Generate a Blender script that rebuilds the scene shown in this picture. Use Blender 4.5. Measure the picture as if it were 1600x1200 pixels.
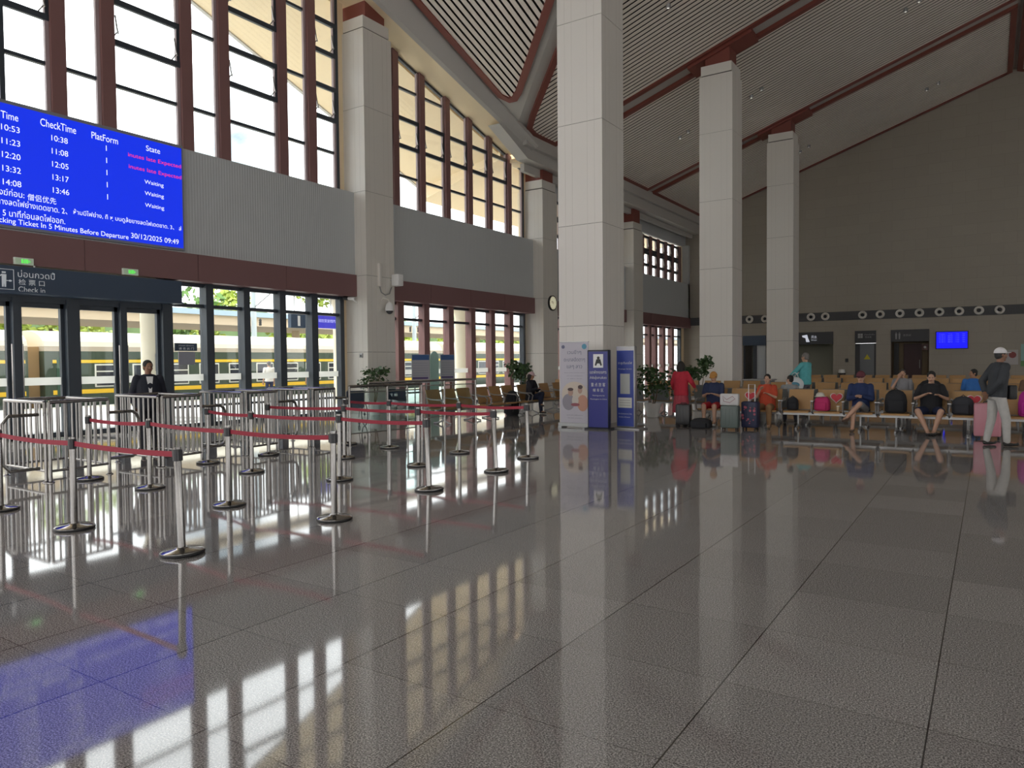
import bpy, bmesh, math, random
from mathutils import Vector, Matrix
from math import radians as R, sin, cos, pi
random.seed(7)
S = bpy.context.scene
COL = S.collection
for o in list(bpy.data.objects):
    bpy.data.objects.remove(o)

# ------------------------------------------------------------------ camera
cam_d = bpy.data.cameras.new('camera'); cam = bpy.data.objects.new('camera', cam_d); COL.objects.link(cam)
yaw, pitch, roll = R(33.3308), R(1.7911), R(-0.5428)
fwd = Vector((-sin(yaw)*cos(pitch), cos(yaw)*cos(pitch), -sin(pitch)))
rgt = Vector((cos(yaw), sin(yaw), 0)); upv = rgt.cross(fwd)
r2 = rgt*cos(roll) + upv*sin(roll); u2 = -rgt*sin(roll) + upv*cos(roll)
cam.matrix_world = Matrix(((r2.x, u2.x, -fwd.x, 0), (r2.y, u2.y, -fwd.y, 0), (r2.z, u2.z, -fwd.z, 1.63), (0, 0, 0, 1)))
cam_d.sensor_width = 36; cam_d.lens = 36*1134.05/1600; cam_d.clip_end = 500
S.camera = cam
S.view_settings.view_transform = 'Standard'; S.view_settings.look = 'None'
S.view_settings.gamma = 1; S.view_settings.use_curve_mapping = False
S.view_settings.exposure = 0.02
S.cycles.max_bounces = 10; S.cycles.diffuse_bounces = 5; S.cycles.glossy_bounces = 4
S.cycles.transparent_max_bounces = 16; S.cycles.sample_clamp_indirect = 6.0
S.cycles.caustics_reflective = False; S.cycles.caustics_refractive = False

# ------------------------------------------------------------------ world and sun
W = bpy.data.worlds.new('sky'); S.world = W; W.use_nodes = True
nt = W.node_tree; nt.nodes.clear()
wo = nt.nodes.new('ShaderNodeOutputWorld'); bg = nt.nodes.new('ShaderNodeBackground')
tc = nt.nodes.new('ShaderNodeTexCoord'); nz = nt.nodes.new('ShaderNodeTexNoise')
nz.inputs['Scale'].default_value = 3.2; nz.inputs['Detail'].default_value = 6
mp = nt.nodes.new('ShaderNodeMapping'); mp.inputs['Scale'].default_value = (1, 1, 2.2)
rp = nt.nodes.new('ShaderNodeValToRGB')
rp.color_ramp.elements[0].position = 0.33; rp.color_ramp.elements[0].color = (0.19, 0.228, 0.252, 1)
rp.color_ramp.elements[1].position = 0.50; rp.color_ramp.elements[1].color = (1, .985, .97, 1)
nt.links.new(tc.outputs['Generated'], mp.inputs['Vector']); nt.links.new(mp.outputs['Vector'], nz.inputs['Vector'])
nt.links.new(nz.outputs['Fac'], rp.inputs['Fac']); nt.links.new(rp.outputs['Color'], bg.inputs['Color'])
bg.inputs['Strength'].default_value = 4.3
nt.links.new(bg.outputs['Background'], wo.inputs['Surface'])
sl = bpy.data.lights.new('sun', 'SUN'); so = bpy.data.objects.new('sun', sl); COL.objects.link(so)
sl.energy = 7.5; sl.angle = R(1.0); sl.color = (1.0, 0.95, 0.86)
sdir = Vector((cos(R(60)), 0.14, -sin(R(60))))
so.rotation_euler = sdir.to_track_quat('-Z', 'Y').to_euler(); so.location = (-40, 0, 60)

# ------------------------------------------------------------------ materials
MATS = {}
def M(name, col=(.5, .5, .5), rough=.5, metal=0, var=0, vscale=8, emit=None, estr=1, bump=0, bscale=40, ior=None, alpha=None, trans=0):
    if name in MATS: return MATS[name]
    m = bpy.data.materials.new(name); m.use_nodes = True; n = m.node_tree.nodes; l = m.node_tree.links
    b = n['Principled BSDF']; b.inputs['Base Color'].default_value = (*col, 1)
    b.inputs['Roughness'].default_value = rough; b.inputs['Metallic'].default_value = metal
    if ior: b.inputs['IOR'].default_value = ior
    if trans: b.inputs['Transmission Weight'].default_value = trans
    if emit:
        b.inputs['Emission Color'].default_value = (*emit, 1); b.inputs['Emission Strength'].default_value = estr
    t = None
    if var or bump:
        t = n.new('ShaderNodeTexCoord')
    if var:
        z = n.new('ShaderNodeTexNoise'); z.inputs['Scale'].default_value = vscale; z.inputs['Detail'].default_value = 3
        l.new(t.outputs['Object'], z.inputs['Vector'])
        mx = n.new('ShaderNodeMix'); mx.data_type = 'RGBA'
        mx.inputs['A'].default_value = (*[c*(1-var) for c in col], 1); mx.inputs['B'].default_value = (*[min(1, c*(1+var)) for c in col], 1)
        l.new(z.outputs['Fac'], mx.inputs['Factor']); l.new(mx.outputs['Result'], b.inputs['Base Color'])
    if bump:
        z = n.new('ShaderNodeTexNoise'); z.inputs['Scale'].default_value = bscale
        l.new(t.outputs['Object'], z.inputs['Vector'])
        bp = n.new('ShaderNodeBump'); bp.inputs['Strength'].default_value = bump; bp.inputs['Distance'].default_value = .01
        l.new(z.outputs['Fac'], bp.inputs['Height']); l.new(bp.outputs['Normal'], b.inputs['Normal'])
    MATS[name] = m; return m

def glass_mat(name, tint, refl=.08):
    m = bpy.data.materials.new(name); m.use_nodes = True; n = m.node_tree.nodes; l = m.node_tree.links; n.clear()
    o = n.new('ShaderNodeOutputMaterial'); tr = n.new('ShaderNodeBsdfTransparent'); gl = n.new('ShaderNodeBsdfGlossy')
    tr.inputs['Color'].default_value = (*tint, 1); gl.inputs['Roughness'].default_value = .02
    fr = n.new('ShaderNodeFresnel'); ge = n.new('ShaderNodeNewGeometry'); mr = n.new('ShaderNodeMapRange')
    mr.inputs['To Min'].default_value = 1.35; mr.inputs['To Max'].default_value = 1/1.35     # leaving the pane is no denser than entering it
    l.new(ge.outputs['Backfacing'], mr.inputs['Value']); l.new(mr.outputs['Result'], fr.inputs['IOR'])
    mx = n.new('ShaderNodeMixShader'); l.new(fr.outputs['Fac'], mx.inputs['Fac'])
    l.new(tr.outputs[0], mx.inputs[1]); l.new(gl.outputs[0], mx.inputs[2]); l.new(mx.outputs[0], o.inputs['Surface'])
    MATS[name] = m; return m
GLASS = glass_mat('window glass', (.93, .96, .97))
GLASSB = glass_mat('barrier glass', (.86, .92, .91))

def floor_mat():
    m = bpy.data.materials.new('polished granite tiles'); m.use_nodes = True; n = m.node_tree.nodes; l = m.node_tree.links
    b = n['Principled BSDF']; g = n.new('ShaderNodeNewGeometry'); sp = n.new('ShaderNodeSeparateXYZ')
    l.new(g.outputs['Position'], sp.inputs[0])
    def mth(op, a, bb=None):
        q = n.new('ShaderNodeMath'); q.operation = op
        for i, v in enumerate((a, bb)):
            if v is None: continue
            if isinstance(v, (int, float)): q.inputs[i].default_value = v
            else: l.new(v, q.inputs[i])
        return q.outputs[0]
    masks = []; cells = []
    for out, off, per, wd in (('X', .21, .9, .0035), ('Y', -1.91, .85, .0016)):
        u = mth('DIVIDE', mth('ADD', sp.outputs[out], off), per)
        fr = mth('FRACT', u); cells.append(mth('FLOOR', u))
        d = mth('MINIMUM', fr, mth('SUBTRACT', 1.0, fr))
        masks.append(mth('LESS_THAN', d, wd/per))
    joint = mth('MAXIMUM', masks[0], masks[1])
    cx = n.new('ShaderNodeCombineXYZ'); l.new(cells[0], cx.inputs[0]); l.new(cells[1], cx.inputs[1])
    wn = n.new('ShaderNodeTexWhiteNoise'); wn.noise_dimensions = '2D'; l.new(cx.outputs[0], wn.inputs['Vector'])
    z = n.new('ShaderNodeTexNoise'); z.inputs['Scale'].default_value = 125; z.inputs['Detail'].default_value = 3; z.inputs['Roughness'].default_value = .7
    l.new(g.outputs['Position'], z.inputs['Vector'])
    rr = n.new('ShaderNodeValToRGB'); e = rr.color_ramp.elements
    e[0].position = .36; e[0].color = (.075, .072, .072, 1); e[1].position = .62; e[1].color = (.60, .575, .56, 1)
    mid = rr.color_ramp.elements.new(.5); mid.color = (.26, .248, .243, 1)
    l.new(z.outputs['Fac'], rr.inputs['Fac'])
    hv = n.new('ShaderNodeHueSaturation'); l.new(rr.outputs['Color'], hv.inputs['Color'])
    l.new(mth('ADD', .90, mth('MULTIPLY', wn.outputs['Value'], .2)), hv.inputs['Value'])
    mx = n.new('ShaderNodeMix'); mx.data_type = 'RGBA'; l.new(joint, mx.inputs['Factor'])
    l.new(hv.outputs['Color'], mx.inputs['A']); mx.inputs['B'].default_value = (.03, .03, .03, 1)
    l.new(mx.outputs['Result'], b.inputs['Base Color'])
    z2 = n.new('ShaderNodeTexNoise'); z2.inputs['Scale'].default_value = 1.7; l.new(g.outputs['Position'], z2.inputs['Vector'])
    bp = n.new('ShaderNodeBump'); bp.inputs['Strength'].default_value = .004; bp.inputs['Distance'].default_value = .05
    l.new(z2.outputs['Fac'], bp.inputs['Height']); l.new(bp.outputs['Normal'], b.inputs['Normal'])
    b.inputs['Roughness'].default_value = .05; b.inputs['IOR'].default_value = 1.85
    return m

def flute_mat(name, col, period, axis='Y', amt=.12, rough=.7):
    m = bpy.data.materials.new(name); m.use_nodes = True; n = m.node_tree.nodes; l = m.node_tree.links
    b = n['Principled BSDF']; g = n.new('ShaderNodeNewGeometry'); sp = n.new('ShaderNodeSeparateXYZ'); l.new(g.outputs['Position'], sp.inputs[0])
    q = n.new('ShaderNodeMath'); q.operation = 'MULTIPLY'; q.inputs[1].default_value = 2*pi/period; l.new(sp.outputs[axis], q.inputs[0])
    s = n.new('ShaderNodeMath'); s.operation = 'SINE'; l.new(q.outputs[0], s.inputs[0])
    bp = n.new('ShaderNodeBump'); bp.inputs['Strength'].default_value = .6; bp.inputs['Distance'].default_value = period*amt
    l.new(s.outputs[0], bp.inputs['Height']); l.new(bp.outputs['Normal'], b.inputs['Normal'])
    b.inputs['Base Color'].default_value = (*col, 1); b.inputs['Roughness'].default_value = rough
    MATS[name] = m; return m

def panel_mat(name, col, pw, ph, var=.05, rough=.35):
    """far wall stone panels: large tiles with faint tone differences, staggered"""
    m = bpy.data.materials.new(name); m.use_nodes = True; n = m.node_tree.nodes; l = m.node_tree.links
    b = n['Principled BSDF']; g = n.new('ShaderNodeNewGeometry'); sp = n.new('ShaderNodeSeparateXYZ'); l.new(g.outputs['Position'], sp.inputs[0])
    cb = n.new('ShaderNodeCombineXYZ'); l.new(sp.outputs['X'], cb.inputs[0]); l.new(sp.outputs['Z'], cb.inputs[1])
    br = n.new('ShaderNodeTexBrick'); br.inputs['Scale'].default_value = 1; br.inputs['Brick Width'].default_value = pw; br.inputs['Row Height'].default_value = ph
    br.inputs['Mortar Size'].default_value = .006; br.inputs['Color1'].default_value = (*[c*(1-var) for c in col], 1)
    br.inputs['Color2'].default_value = (*[c*(1+var) for c in col], 1); br.inputs['Mortar'].default_value = (*[c*.8 for c in col], 1)
    l.new(cb.outputs[0], br.inputs['Vector'])
    l.new(br.outputs['Color'], b.inputs['Base Color']); b.inputs['Roughness'].default_value = rough
    MATS[name] = m; return m

FLOOR = floor_mat()
GREYWALL = flute_mat('grey acoustic wall', (.52, .54, .55), .08, amt=.04)
FARWALL = panel_mat('brown stone wall', (.335, .30, .25), 1.2, .6, .025, .5)
WHITECOL = M('column cladding', (.71, .68, .63), .38)
GROOVE = M('dark groove', (.10, .09, .08), .8)
FASCIA = M('plum fascia', (.20, .10, .10), .45)
REDM = M('red brown mullion', (.23, .115, .11), .4)
REDB = M('red brown beam', (.21, .055, .04), .5)
DARKF = M('dark blue grey frame', (.035, .045, .06), .4)
SLAT = M('ceiling slat', (.86, .785, .70), .55)
CBASE = M('ceiling grey', (.46, .44, .41), .6)
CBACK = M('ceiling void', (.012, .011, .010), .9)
SOFFIT = M('cream soffit', (.90, .74, .50), .6, var=.03, vscale=1.2)
COVE = M('cove grey', (.52, .50, .47), .5)
BLACK = M('black', (.015, .015, .017), .5)
STEEL = M('stainless steel', (.29, .28, .27), .14, 1)
STEELD = M('brushed steel', (.33, .32, .31), .3, 1)
ALU = M('aluminium', (.36, .36, .36), .4, .6)
WOODT = M('tan seat panel', (.40, .23, .09), .45, var=.12, vscale=3)
GREYSEAT = M('grey seat shell', (.22, .23, .23), .45, .3)
REDBELT = M('red belt', (.30, .018, .04), .7)
WHITEP = M('white', (.78, .78, .78), .5)
WHITEG = M('white glossy', (.8, .79, .77), .2)
LEAF = M('leaf green', (.045, .095, .03), .4, var=.5, vscale=6)
BARK = M('bark', (.13, .09, .05), .9)
def cloth(name, c): return M(name, c, .85, var=.15, vscale=14)

# ------------------------------------------------------------------ mesh builder
class MB:
    def __init__(s): s.v = []; s.f = []
    def add(s, vs, fs):
        n = len(s.v); s.v += [Vector(v) for v in vs]; s.f += [tuple(i+n for i in f) for f in fs]; return s
    def box(s, x0, x1, y0, y1, z0, z1):
        return s.add([(x0, y0, z0), (x1, y0, z0), (x1, y1, z0), (x0, y1, z0), (x0, y0, z1), (x1, y0, z1), (x1, y1, z1), (x0, y1, z1)],
                     [(0, 3, 2, 1), (4, 5, 6, 7), (0, 1, 5, 4), (1, 2, 6, 5), (2, 3, 7, 6), (3, 0, 4, 7)])
    def cbox(s, c, d, rot=None):
        b = MB().box(-d[0]/2, d[0]/2, -d[1]/2, d[1]/2, -d[2]/2, d[2]/2)
        m = Matrix.Translation(c) @ (rot.to_4x4() if rot else Matrix())
        return s.add([m @ v for v in b.v], b.f)
    def rbox(s, c, d, r=.02, rot=None):
        """box with rounded vertical edges and softened top"""
        hx, hy, hz = d[0]/2, d[1]/2, d[2]/2; rings = []
        def ring(k, z):
            o = []
            for cx, cy, a0 in ((hx-r, hy-r, 0), (-hx+r, hy-r, 90), (-hx+r, -hy+r, 180), (hx-r, -hy+r, 270)):
                for i in range(4):
                    a = R(a0+i*30); o.append(Vector((cx+(r-k)*cos(a), cy+(r-k)*sin(a), z)))
            return o
        for k, z in ((r*.8, -hz), (r*.25, -hz+r*.3), (0, -hz+r), (0, hz-r), (r*.25, hz-r*.3), (r*.8, hz)): rings.append(ring(k, z))
        m = Matrix.Translation(c) @ (rot.to_4x4() if rot else Matrix())
        return s.loft([[m @ p for p in q] for q in rings])
    def loft(s, rings, cap=True):
        n = len(rings[0]); vs = [p for r in rings for p in r]; fs = []
        for i in range(len(rings)-1):
            for j in range(n):
                fs.append((i*n+j, i*n+(j+1) % n, (i+1)*n+(j+1) % n, (i+1)*n+j))
        if cap: fs.append(tuple(range(n-1, -1, -1))); fs.append(tuple((len(rings)-1)*n+j for j in range(n)))
        return s.add(vs, fs)
    def cyl(s, p0, p1, r0, r1=None, n=12):
        p0, p1 = Vector(p0), Vector(p1); r1 = r0 if r1 is None else r1; q = (p1-p0).to_track_quat('Z', 'Y')
        return s.loft([[p + q @ Vector((r*cos(2*pi*i/n), r*sin(2*pi*i/n), 0)) for i in range(n)] for p, r in ((p0, r0), (p1, r1))])
    def tube(s, pts, r, n=8, closed=False):
        pts = [Vector(p) for p in pts]; rings = []; rr = r if isinstance(r, (list, tuple)) else [r]*len(pts)
        up = None
        for i, p in enumerate(pts):
            a = pts[(i-1) % len(pts)] if (i or closed) else p; b = pts[(i+1) % len(pts)] if (i < len(pts)-1 or closed) else p
            t = (b-a).normalized()
            if up is None: up = t.orthogonal().normalized()
            up = (up - t*up.dot(t)).normalized(); sd = t.cross(up)
            rings.append([p + up*rr[i]*cos(2*pi*k/n) + sd*rr[i]*sin(2*pi*k/n) for k in range(n)])
        if closed: rings.append(rings[0])
        return s.loft(rings, not closed)
    def lathe(s, prof, c=(0, 0, 0), n=24):
        c = Vector(c)
        return s.loft([[c+Vector((max(r, .0005)*cos(2*pi*i/n), max(r, .0005)*sin(2*pi*i/n), z)) for i in range(n)] for r, z in prof])
    def ell(s, c, r, rot=None, n=12, m=8):
        c = Vector(c); rings = []
        for j in range(m+1):
            a = -pi/2+pi*j/m; k = max(cos(a), .02)
            ring = [Vector((r[0]*k*cos(2*pi*i/n), r[1]*k*sin(2*pi*i/n), r[2]*sin(a))) for i in range(n)]
            rings.append([c+(rot @ v if rot else v) for v in ring])
        return s.loft(rings)
    def cap(s, a, b, ra, rb, n=10):
        s.ell(a, (ra, ra, ra), n=n, m=6); s.ell(b, (rb, rb, rb), n=n, m=6); return s.cyl(a, b, ra, rb, n)
    def prism(s, poly, f0, f1):
        """poly of points mapped by f0 / f1 to the two faces"""
        n = len(poly); return s.loft([[Vector(f0(p)) for p in poly], [Vector(f1(p)) for p in poly]])
    def slabx(s, yz, x0, x1): return s.prism(yz, lambda p: (x0, p[0], p[1]), lambda p: (x1, p[0], p[1]))
    def slaby(s, xz, y0, y1): return s.prism(xz, lambda p: (p[0], y1, p[1]), lambda p: (p[0], y0, p[1]))
    def mesh(s, name, mat, smooth=True, ang=35, off=None):
        me = bpy.data.meshes.new(name)
        me.from_pydata([v-off for v in s.v] if off is not None else s.v, [], s.f)
        bm = bmesh.new(); bm.from_mesh(me); bmesh.ops.recalc_face_normals(bm, faces=bm.faces); bm.to_mesh(me); bm.free()
        if smooth:
            for p in me.polygons: p.use_smooth = True
            me.set_sharp_from_angle(angle=R(ang))
        me.materials.append(mat); return me
    def build(s, name, mat, parent=None, world=False, smooth=True, ang=35):
        off = None
        if world and parent is not None:
            off = Vector(parent.location); q = parent.parent
            while q is not None: off += Vector(q.location); q = q.parent
        o = bpy.data.objects.new(name, s.mesh(name, mat, smooth, ang, off)); COL.objects.link(o)
        if parent is not None: o.parent = parent
        return o

def tag(o, label=None, cat=None, group=None, kind=None):
    if label: o['label'] = label
    if cat: o['category'] = cat
    if group: o['group'] = group
    if kind: o['kind'] = kind
    return o
def thing(name, label, cat, loc=(0, 0, 0), rz=0, group=None):
    o = bpy.data.objects.new(name, None); COL.objects.link(o); o.location = loc; o.rotation_euler = (0, 0, rz); o.empty_display_size = .2
    return tag(o, label, cat, group)
def structE(name, loc=(0, 0, 0)):
    o = bpy.data.objects.new(name, None); COL.objects.link(o); o.location = loc; return tag(o, kind='structure')
def struct(name, mb, mat, **k):
    return tag(mb.build(name, mat, **k), kind='structure')
def kids(o): return [c for c in bpy.data.objects if c.parent == o]
def dup(root, loc, rz, label, group=None, name=None):
    r = root.copy(); COL.objects.link(r); r.location = loc; r.rotation_euler = (0, 0, rz); r['label'] = label
    if group: r['group'] = group
    for ch in kids(root):
        c = ch.copy(); COL.objects.link(c); c.parent = r
        for g in kids(ch):
            d = g.copy(); COL.objects.link(d); d.parent = c
    return r

def text(s, mat, parent, org, ax, ay, w=None, h=None, align='C', ext=.002, world=True):
    """text as one mesh centred on org, running along ax with up ay, fitted to width w and / or height h"""
    cu = bpy.data.curves.new('lettering', 'FONT'); cu.body = s; cu.size = 1; cu.extrude = 0
    to = bpy.data.objects.new('tmp', cu); COL.objects.link(to)
    bpy.context.view_layer.update()
    me = bpy.data.meshes.new_from_object(to.evaluated_get(bpy.context.evaluated_depsgraph_get()))
    bpy.data.objects.remove(to); bpy.data.curves.remove(cu)
    if not me.vertices: return None
    xs = [v.co.x for v in me.vertices]; ys = [v.co.y for v in me.vertices]
    W0, H0 = max(xs)-min(xs), max(ys)-min(ys)
    sy = (h/H0) if h else (w/W0); sx = (w/W0) if w else sy
    cx = (max(xs)+min(xs))/2 if align == 'C' else min(xs); cy = (max(ys)+min(ys))/2
    ax, ay = Vector(ax).normalized(), Vector(ay).normalized(); nn = ax.cross(ay); org = Vector(org)
    if world and parent is not None:
        q = parent
        while q is not None: org = org-Vector(q.location); q = q.parent
    for v in me.vertices: v.co = org + ax*((v.co.x-cx)*sx) + ay*((v.co.y-cy)*sy) + nn*ext
    me.materials.clear(); me.materials.append(mat); me.name = 'lettering'
    o = bpy.data.objects.new('lettering', me); COL.objects.link(o)
    if parent is not None: o.parent = parent
    return o
YX, ZX = (0, 1, 0), (0, 0, 1)     # lettering on the left wall
XX = (1, 0, 0)                    # lettering on things that face -Y

# ------------------------------------------------------------------ room shell
YF = 47.8
struct('floor', MB().box(-17.9, 19, -14, YF+4.5, -.2, 0), FLOOR, smooth=False)
def zmain(x): return 16.6+.345*x if x <= 1 else 16.6+.345-(x-1)*.345
def zcross(y): return 19.67-.345*y if y >= 11.8 else 19.67-.345*(23.6-y)
def zs(y): y = y if y >= 11.8 else 23.6-y; return 12.9-.275*(y-17.5)

# far wall with door openings
openings = [(-13.4, -11.95, 3.13), (-11.4, -7.96, 3.25), (-6.75, -5.61, 3.25), (-4.83, -2.88, 3.25)]
mb = MB(); xs = -17.6
for a, b, t in openings:
    mb.box(xs, a, YF, YF+.3, 0, 4); mb.box(a, b, YF, YF+.3, t, 4); xs = b
mb.box(xs, 19, YF, YF+.3, 0, 4)
mb.slaby([(-17.6, 4), (19, 4), (19, zmain(19)+.1), (1, zmain(1)+.1), (-17.6, zmain(-17.6)+.1)], YF, YF+.3)
struct('wall_far', mb, FARWALL, smooth=False)
# rooms behind the openings
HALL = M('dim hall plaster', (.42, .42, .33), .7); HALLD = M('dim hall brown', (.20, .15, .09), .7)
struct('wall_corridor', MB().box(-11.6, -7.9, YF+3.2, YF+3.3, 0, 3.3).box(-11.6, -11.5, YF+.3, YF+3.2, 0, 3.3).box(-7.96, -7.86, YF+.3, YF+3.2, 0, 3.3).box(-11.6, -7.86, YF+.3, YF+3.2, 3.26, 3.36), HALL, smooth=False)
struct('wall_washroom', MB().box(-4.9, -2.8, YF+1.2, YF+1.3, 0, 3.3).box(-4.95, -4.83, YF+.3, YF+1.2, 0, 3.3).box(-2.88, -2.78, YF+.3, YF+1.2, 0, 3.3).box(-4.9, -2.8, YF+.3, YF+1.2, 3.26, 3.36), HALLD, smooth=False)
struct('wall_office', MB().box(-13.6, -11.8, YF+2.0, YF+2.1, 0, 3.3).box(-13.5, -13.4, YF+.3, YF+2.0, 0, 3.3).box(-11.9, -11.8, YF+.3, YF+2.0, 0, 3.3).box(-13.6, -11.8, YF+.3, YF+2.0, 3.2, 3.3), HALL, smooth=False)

# left wall: fluted grey band per bay, plum fascia beneath
BAYS = [(-4.6, 5.4, 7.05), (5.6, 16.74, 7.05), (18.03, 27.62, 7.0), (28.95, 37.4, 6.85), (38.7, 47.8, 6.7)]
wl = MB()
for y0, y1, zt in BAYS: wl.box(-17.6, -16.97, y0-.1, y1+.1, 4.43, zt)
wl.box(-17.6, -16.97, 47.5, 47.9, 4.0, 9.3)
for y0, y1, zt in BAYS[3:]: wl.box(-17.6, -17.25, y0-.1, y1+.1, 9.25, 11.0)
struct('wall_left', wl, GREYWALL, smooth=False)
for i, (y0, y1, zt) in enumerate(BAYS):
    f = MB(); n = 4; w = (y1-y0)/n
    for k in range(n): f.box(-17.6, -16.9, y0+k*w+.006, y0+(k+1)*w-.006, 3.745, 4.43)
    f.box(-17.6, -16.92, y0, y1, 3.75, 4.425)
    struct('trim_%d' % (i+1), f, FASCIA, smooth=False)
# right wall and rear wall, out of the picture, with tall window openings
rw = MB()
rw.box(19, 19.4, -14, 48, 0, 1.0).box(19, 19.4, -14, 48, 3.4, 10.8)
for k in range(16): rw.box(19, 19.4, -14+k*4.1, -14+k*4.1+1.0, 0, 10.8)
struct('wall_right', rw, WHITECOL, smooth=False)
rw = MB().box(-17.6, 19.4, -14.3, -14, 0, 1.0).box(-17.6, 19.4, -14.3, -14, 7.0, 14.0)
for k in range(10): rw.box(-17.6+k*4, -16.6+k*4, -14.3, -14, 0, 10.6)
struct('wall_rear', rw, WHITECOL, smooth=False)

# ------------------------------------------------------------------ ceiling
def slopez(kind): return (lambda x, y: zmain(x)) if kind == 'm' else (lambda x, y: zcross(y))
def clip(poly, ax, v, keep_less):
    out = []
    for i in range(len(poly)):
        a, b = poly[i], poly[(i+1) % len(poly)]
        ia = (a[ax] <= v) if keep_less else (a[ax] >= v); ib = (b[ax] <= v) if keep_less else (b[ax] >= v)
        if ia: out.append(a)
        if ia != ib:
            t = (v-a[ax])/(b[ax]-a[ax]); out.append((a[0]+t*(b[0]-a[0]), a[1]+t*(b[1]-a[1])))
    return out
def area(p): return sum(p[i][0]*p[(i+1) % len(p)][1]-p[(i+1) % len(p)][0]*p[i][1] for i in range(len(p)))/2
def inset(p, d):
    if area(p) < 0: p = p[::-1]
    n = len(p); L = []
    for i in range(n):
        a, b = Vector(p[i]), Vector(p[(i+1) % n]); t = (b-a).normalized(); L.append((a+Vector((-t.y, t.x))*d, t))
    out = []
    for i in range(n):
        (a, t), (b, u) = L[i-1], L[i]; den = t.x*u.y-t.y*u.x
        k = ((b.x-a.x)*u.y-(b.y-a.y)*u.x)/den if abs(den) > 1e-6 else 0
        out.append((a.x+t.x*k, a.y+t.y*k))
    return p, out
def slat_panel(poly, axis, kind, name):
    z = slopez(kind); root = structE(name, (poly[0][0], poly[0][1], z(*poly[0])))
    fr = MB(); outer, inner = inset(poly, .24); n = len(outer)
    for i in range(n):
        q = [outer[i], outer[(i+1) % n], inner[(i+1) % n], inner[i]]
        fr.prism(q, lambda p: (p[0], p[1], z(*p)-.05), lambda p: (p[0], p[1], z(*p)+.12))
    fr.build('panel_frame', REDB, root, world=True, smooth=False)
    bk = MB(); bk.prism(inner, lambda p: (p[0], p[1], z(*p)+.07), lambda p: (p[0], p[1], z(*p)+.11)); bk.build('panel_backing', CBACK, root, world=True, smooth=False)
    sm = MB(); per, face = .25, .162; v0 = min(p[axis] for p in inner); v1 = max(p[axis] for p in inner); v = v0+.04
    while v < v1:
        q = clip(clip(inner, axis, v, False), axis, v+face, True)
        if len(q) >= 3 and abs(area(q)) > .005: sm.prism(q, lambda p: (p[0], p[1], z(*p)), lambda p: (p[0], p[1], z(*p)+.014))
        v += per
    sm.build('slats', SLAT, root, world=True, smooth=False); return root
cb = MB()
def cpoly(p, z): cb.prism(p, lambda q: (q[0], q[1], z(*q)+.10), lambda q: (q[0], q[1], z(*q)+.28))
zm, zc = slopez('m'), slopez('c')
cpoly([(-17, 25.9), (-2.9, 11.8), (1, 11.8), (1, 48.1), (-17, 48.1)], zm)
cpoly([(-17, -2.3), (-17, -14), (1, -14), (1, 11.8), (-2.9, 11.8)], zm)
cpoly([(1, -14), (19.6, -14), (19.6, 48.1), (1, 48.1)], zm)
cpoly([(-17.6, 26.5), (-17.6, 11.8), (-2.9, 11.8)], zc)
cpoly([(-17.6, -2.9), (-2.9, 11.8), (-17.6, 11.8)], zc)
struct('ceiling', cb, CBASE, smooth=False)
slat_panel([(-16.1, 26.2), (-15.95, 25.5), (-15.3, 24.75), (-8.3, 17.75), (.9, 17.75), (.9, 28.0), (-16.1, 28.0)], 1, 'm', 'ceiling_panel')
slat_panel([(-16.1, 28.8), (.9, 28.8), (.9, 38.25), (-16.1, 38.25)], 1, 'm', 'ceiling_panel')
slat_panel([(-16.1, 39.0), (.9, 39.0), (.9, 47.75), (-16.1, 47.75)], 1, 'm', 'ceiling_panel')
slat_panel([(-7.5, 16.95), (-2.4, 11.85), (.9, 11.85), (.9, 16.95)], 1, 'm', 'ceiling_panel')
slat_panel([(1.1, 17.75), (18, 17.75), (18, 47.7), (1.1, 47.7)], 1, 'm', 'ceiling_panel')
slat_panel([(-15.75, 12.0), (-3.5, 12.0), (-14.7, 23.2), (-15.1, 23.5), (-15.45, 23.5), (-15.7, 23.1)], 0, 'c', 'ceiling_panel')
# cream soffit and grey cove along the gable, level eave box farther on
so_, cv = MB(), MB()
ys = [-2.9+i*.6 for i in range(0, 50)]; ys = [y for y in ys if y < 26.3]+[26.3]
def strip(mb, pts_fn, ys):
    rings = [[Vector(p) for p in pts_fn(y)] for y in ys]; mb.loft(rings)
strip(so_, lambda y: [(-17.6, y, zs(y)), (-16.3, y, zs(y)), (-16.3, y, zs(y)+.1), (-17.6, y, zs(y)+.1)], ys)
strip(cv, lambda y: [(-16.3, y, zs(y)-.03), (-16.15, y, zs(y)+.02), (-15.85, y, zcross(y)+.02), (-15.85, y, zcross(y)+.2), (-16.35, y, zcross(y)+.2), (-16.35, y, zs(y)+.05)], ys)
so_.box(-17.6, -16.6, 26.3, 47.8, 10.15, 10.3)
cv.prism([(-16.75, 23.9, 11.0), (-16.75, 26.0, 10.1), (-16.75, 47.6, 9.98), (-16.75, 47.6, 11.0), (-16.75, 25.2, 11.15)], lambda p: p, lambda p: (-16.2, p[1], p[2]))
cv.box(-16.22, -16.0, 25.6, 47.6, 10.55, 11.1)
cv.box(-16.9, -16.7, 26.5, 47.6, 9.75, 10.1)
struct('trim_6', so_, SOFFIT, smooth=False); struct('trim_7', cv, COVE, smooth=False)
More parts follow.
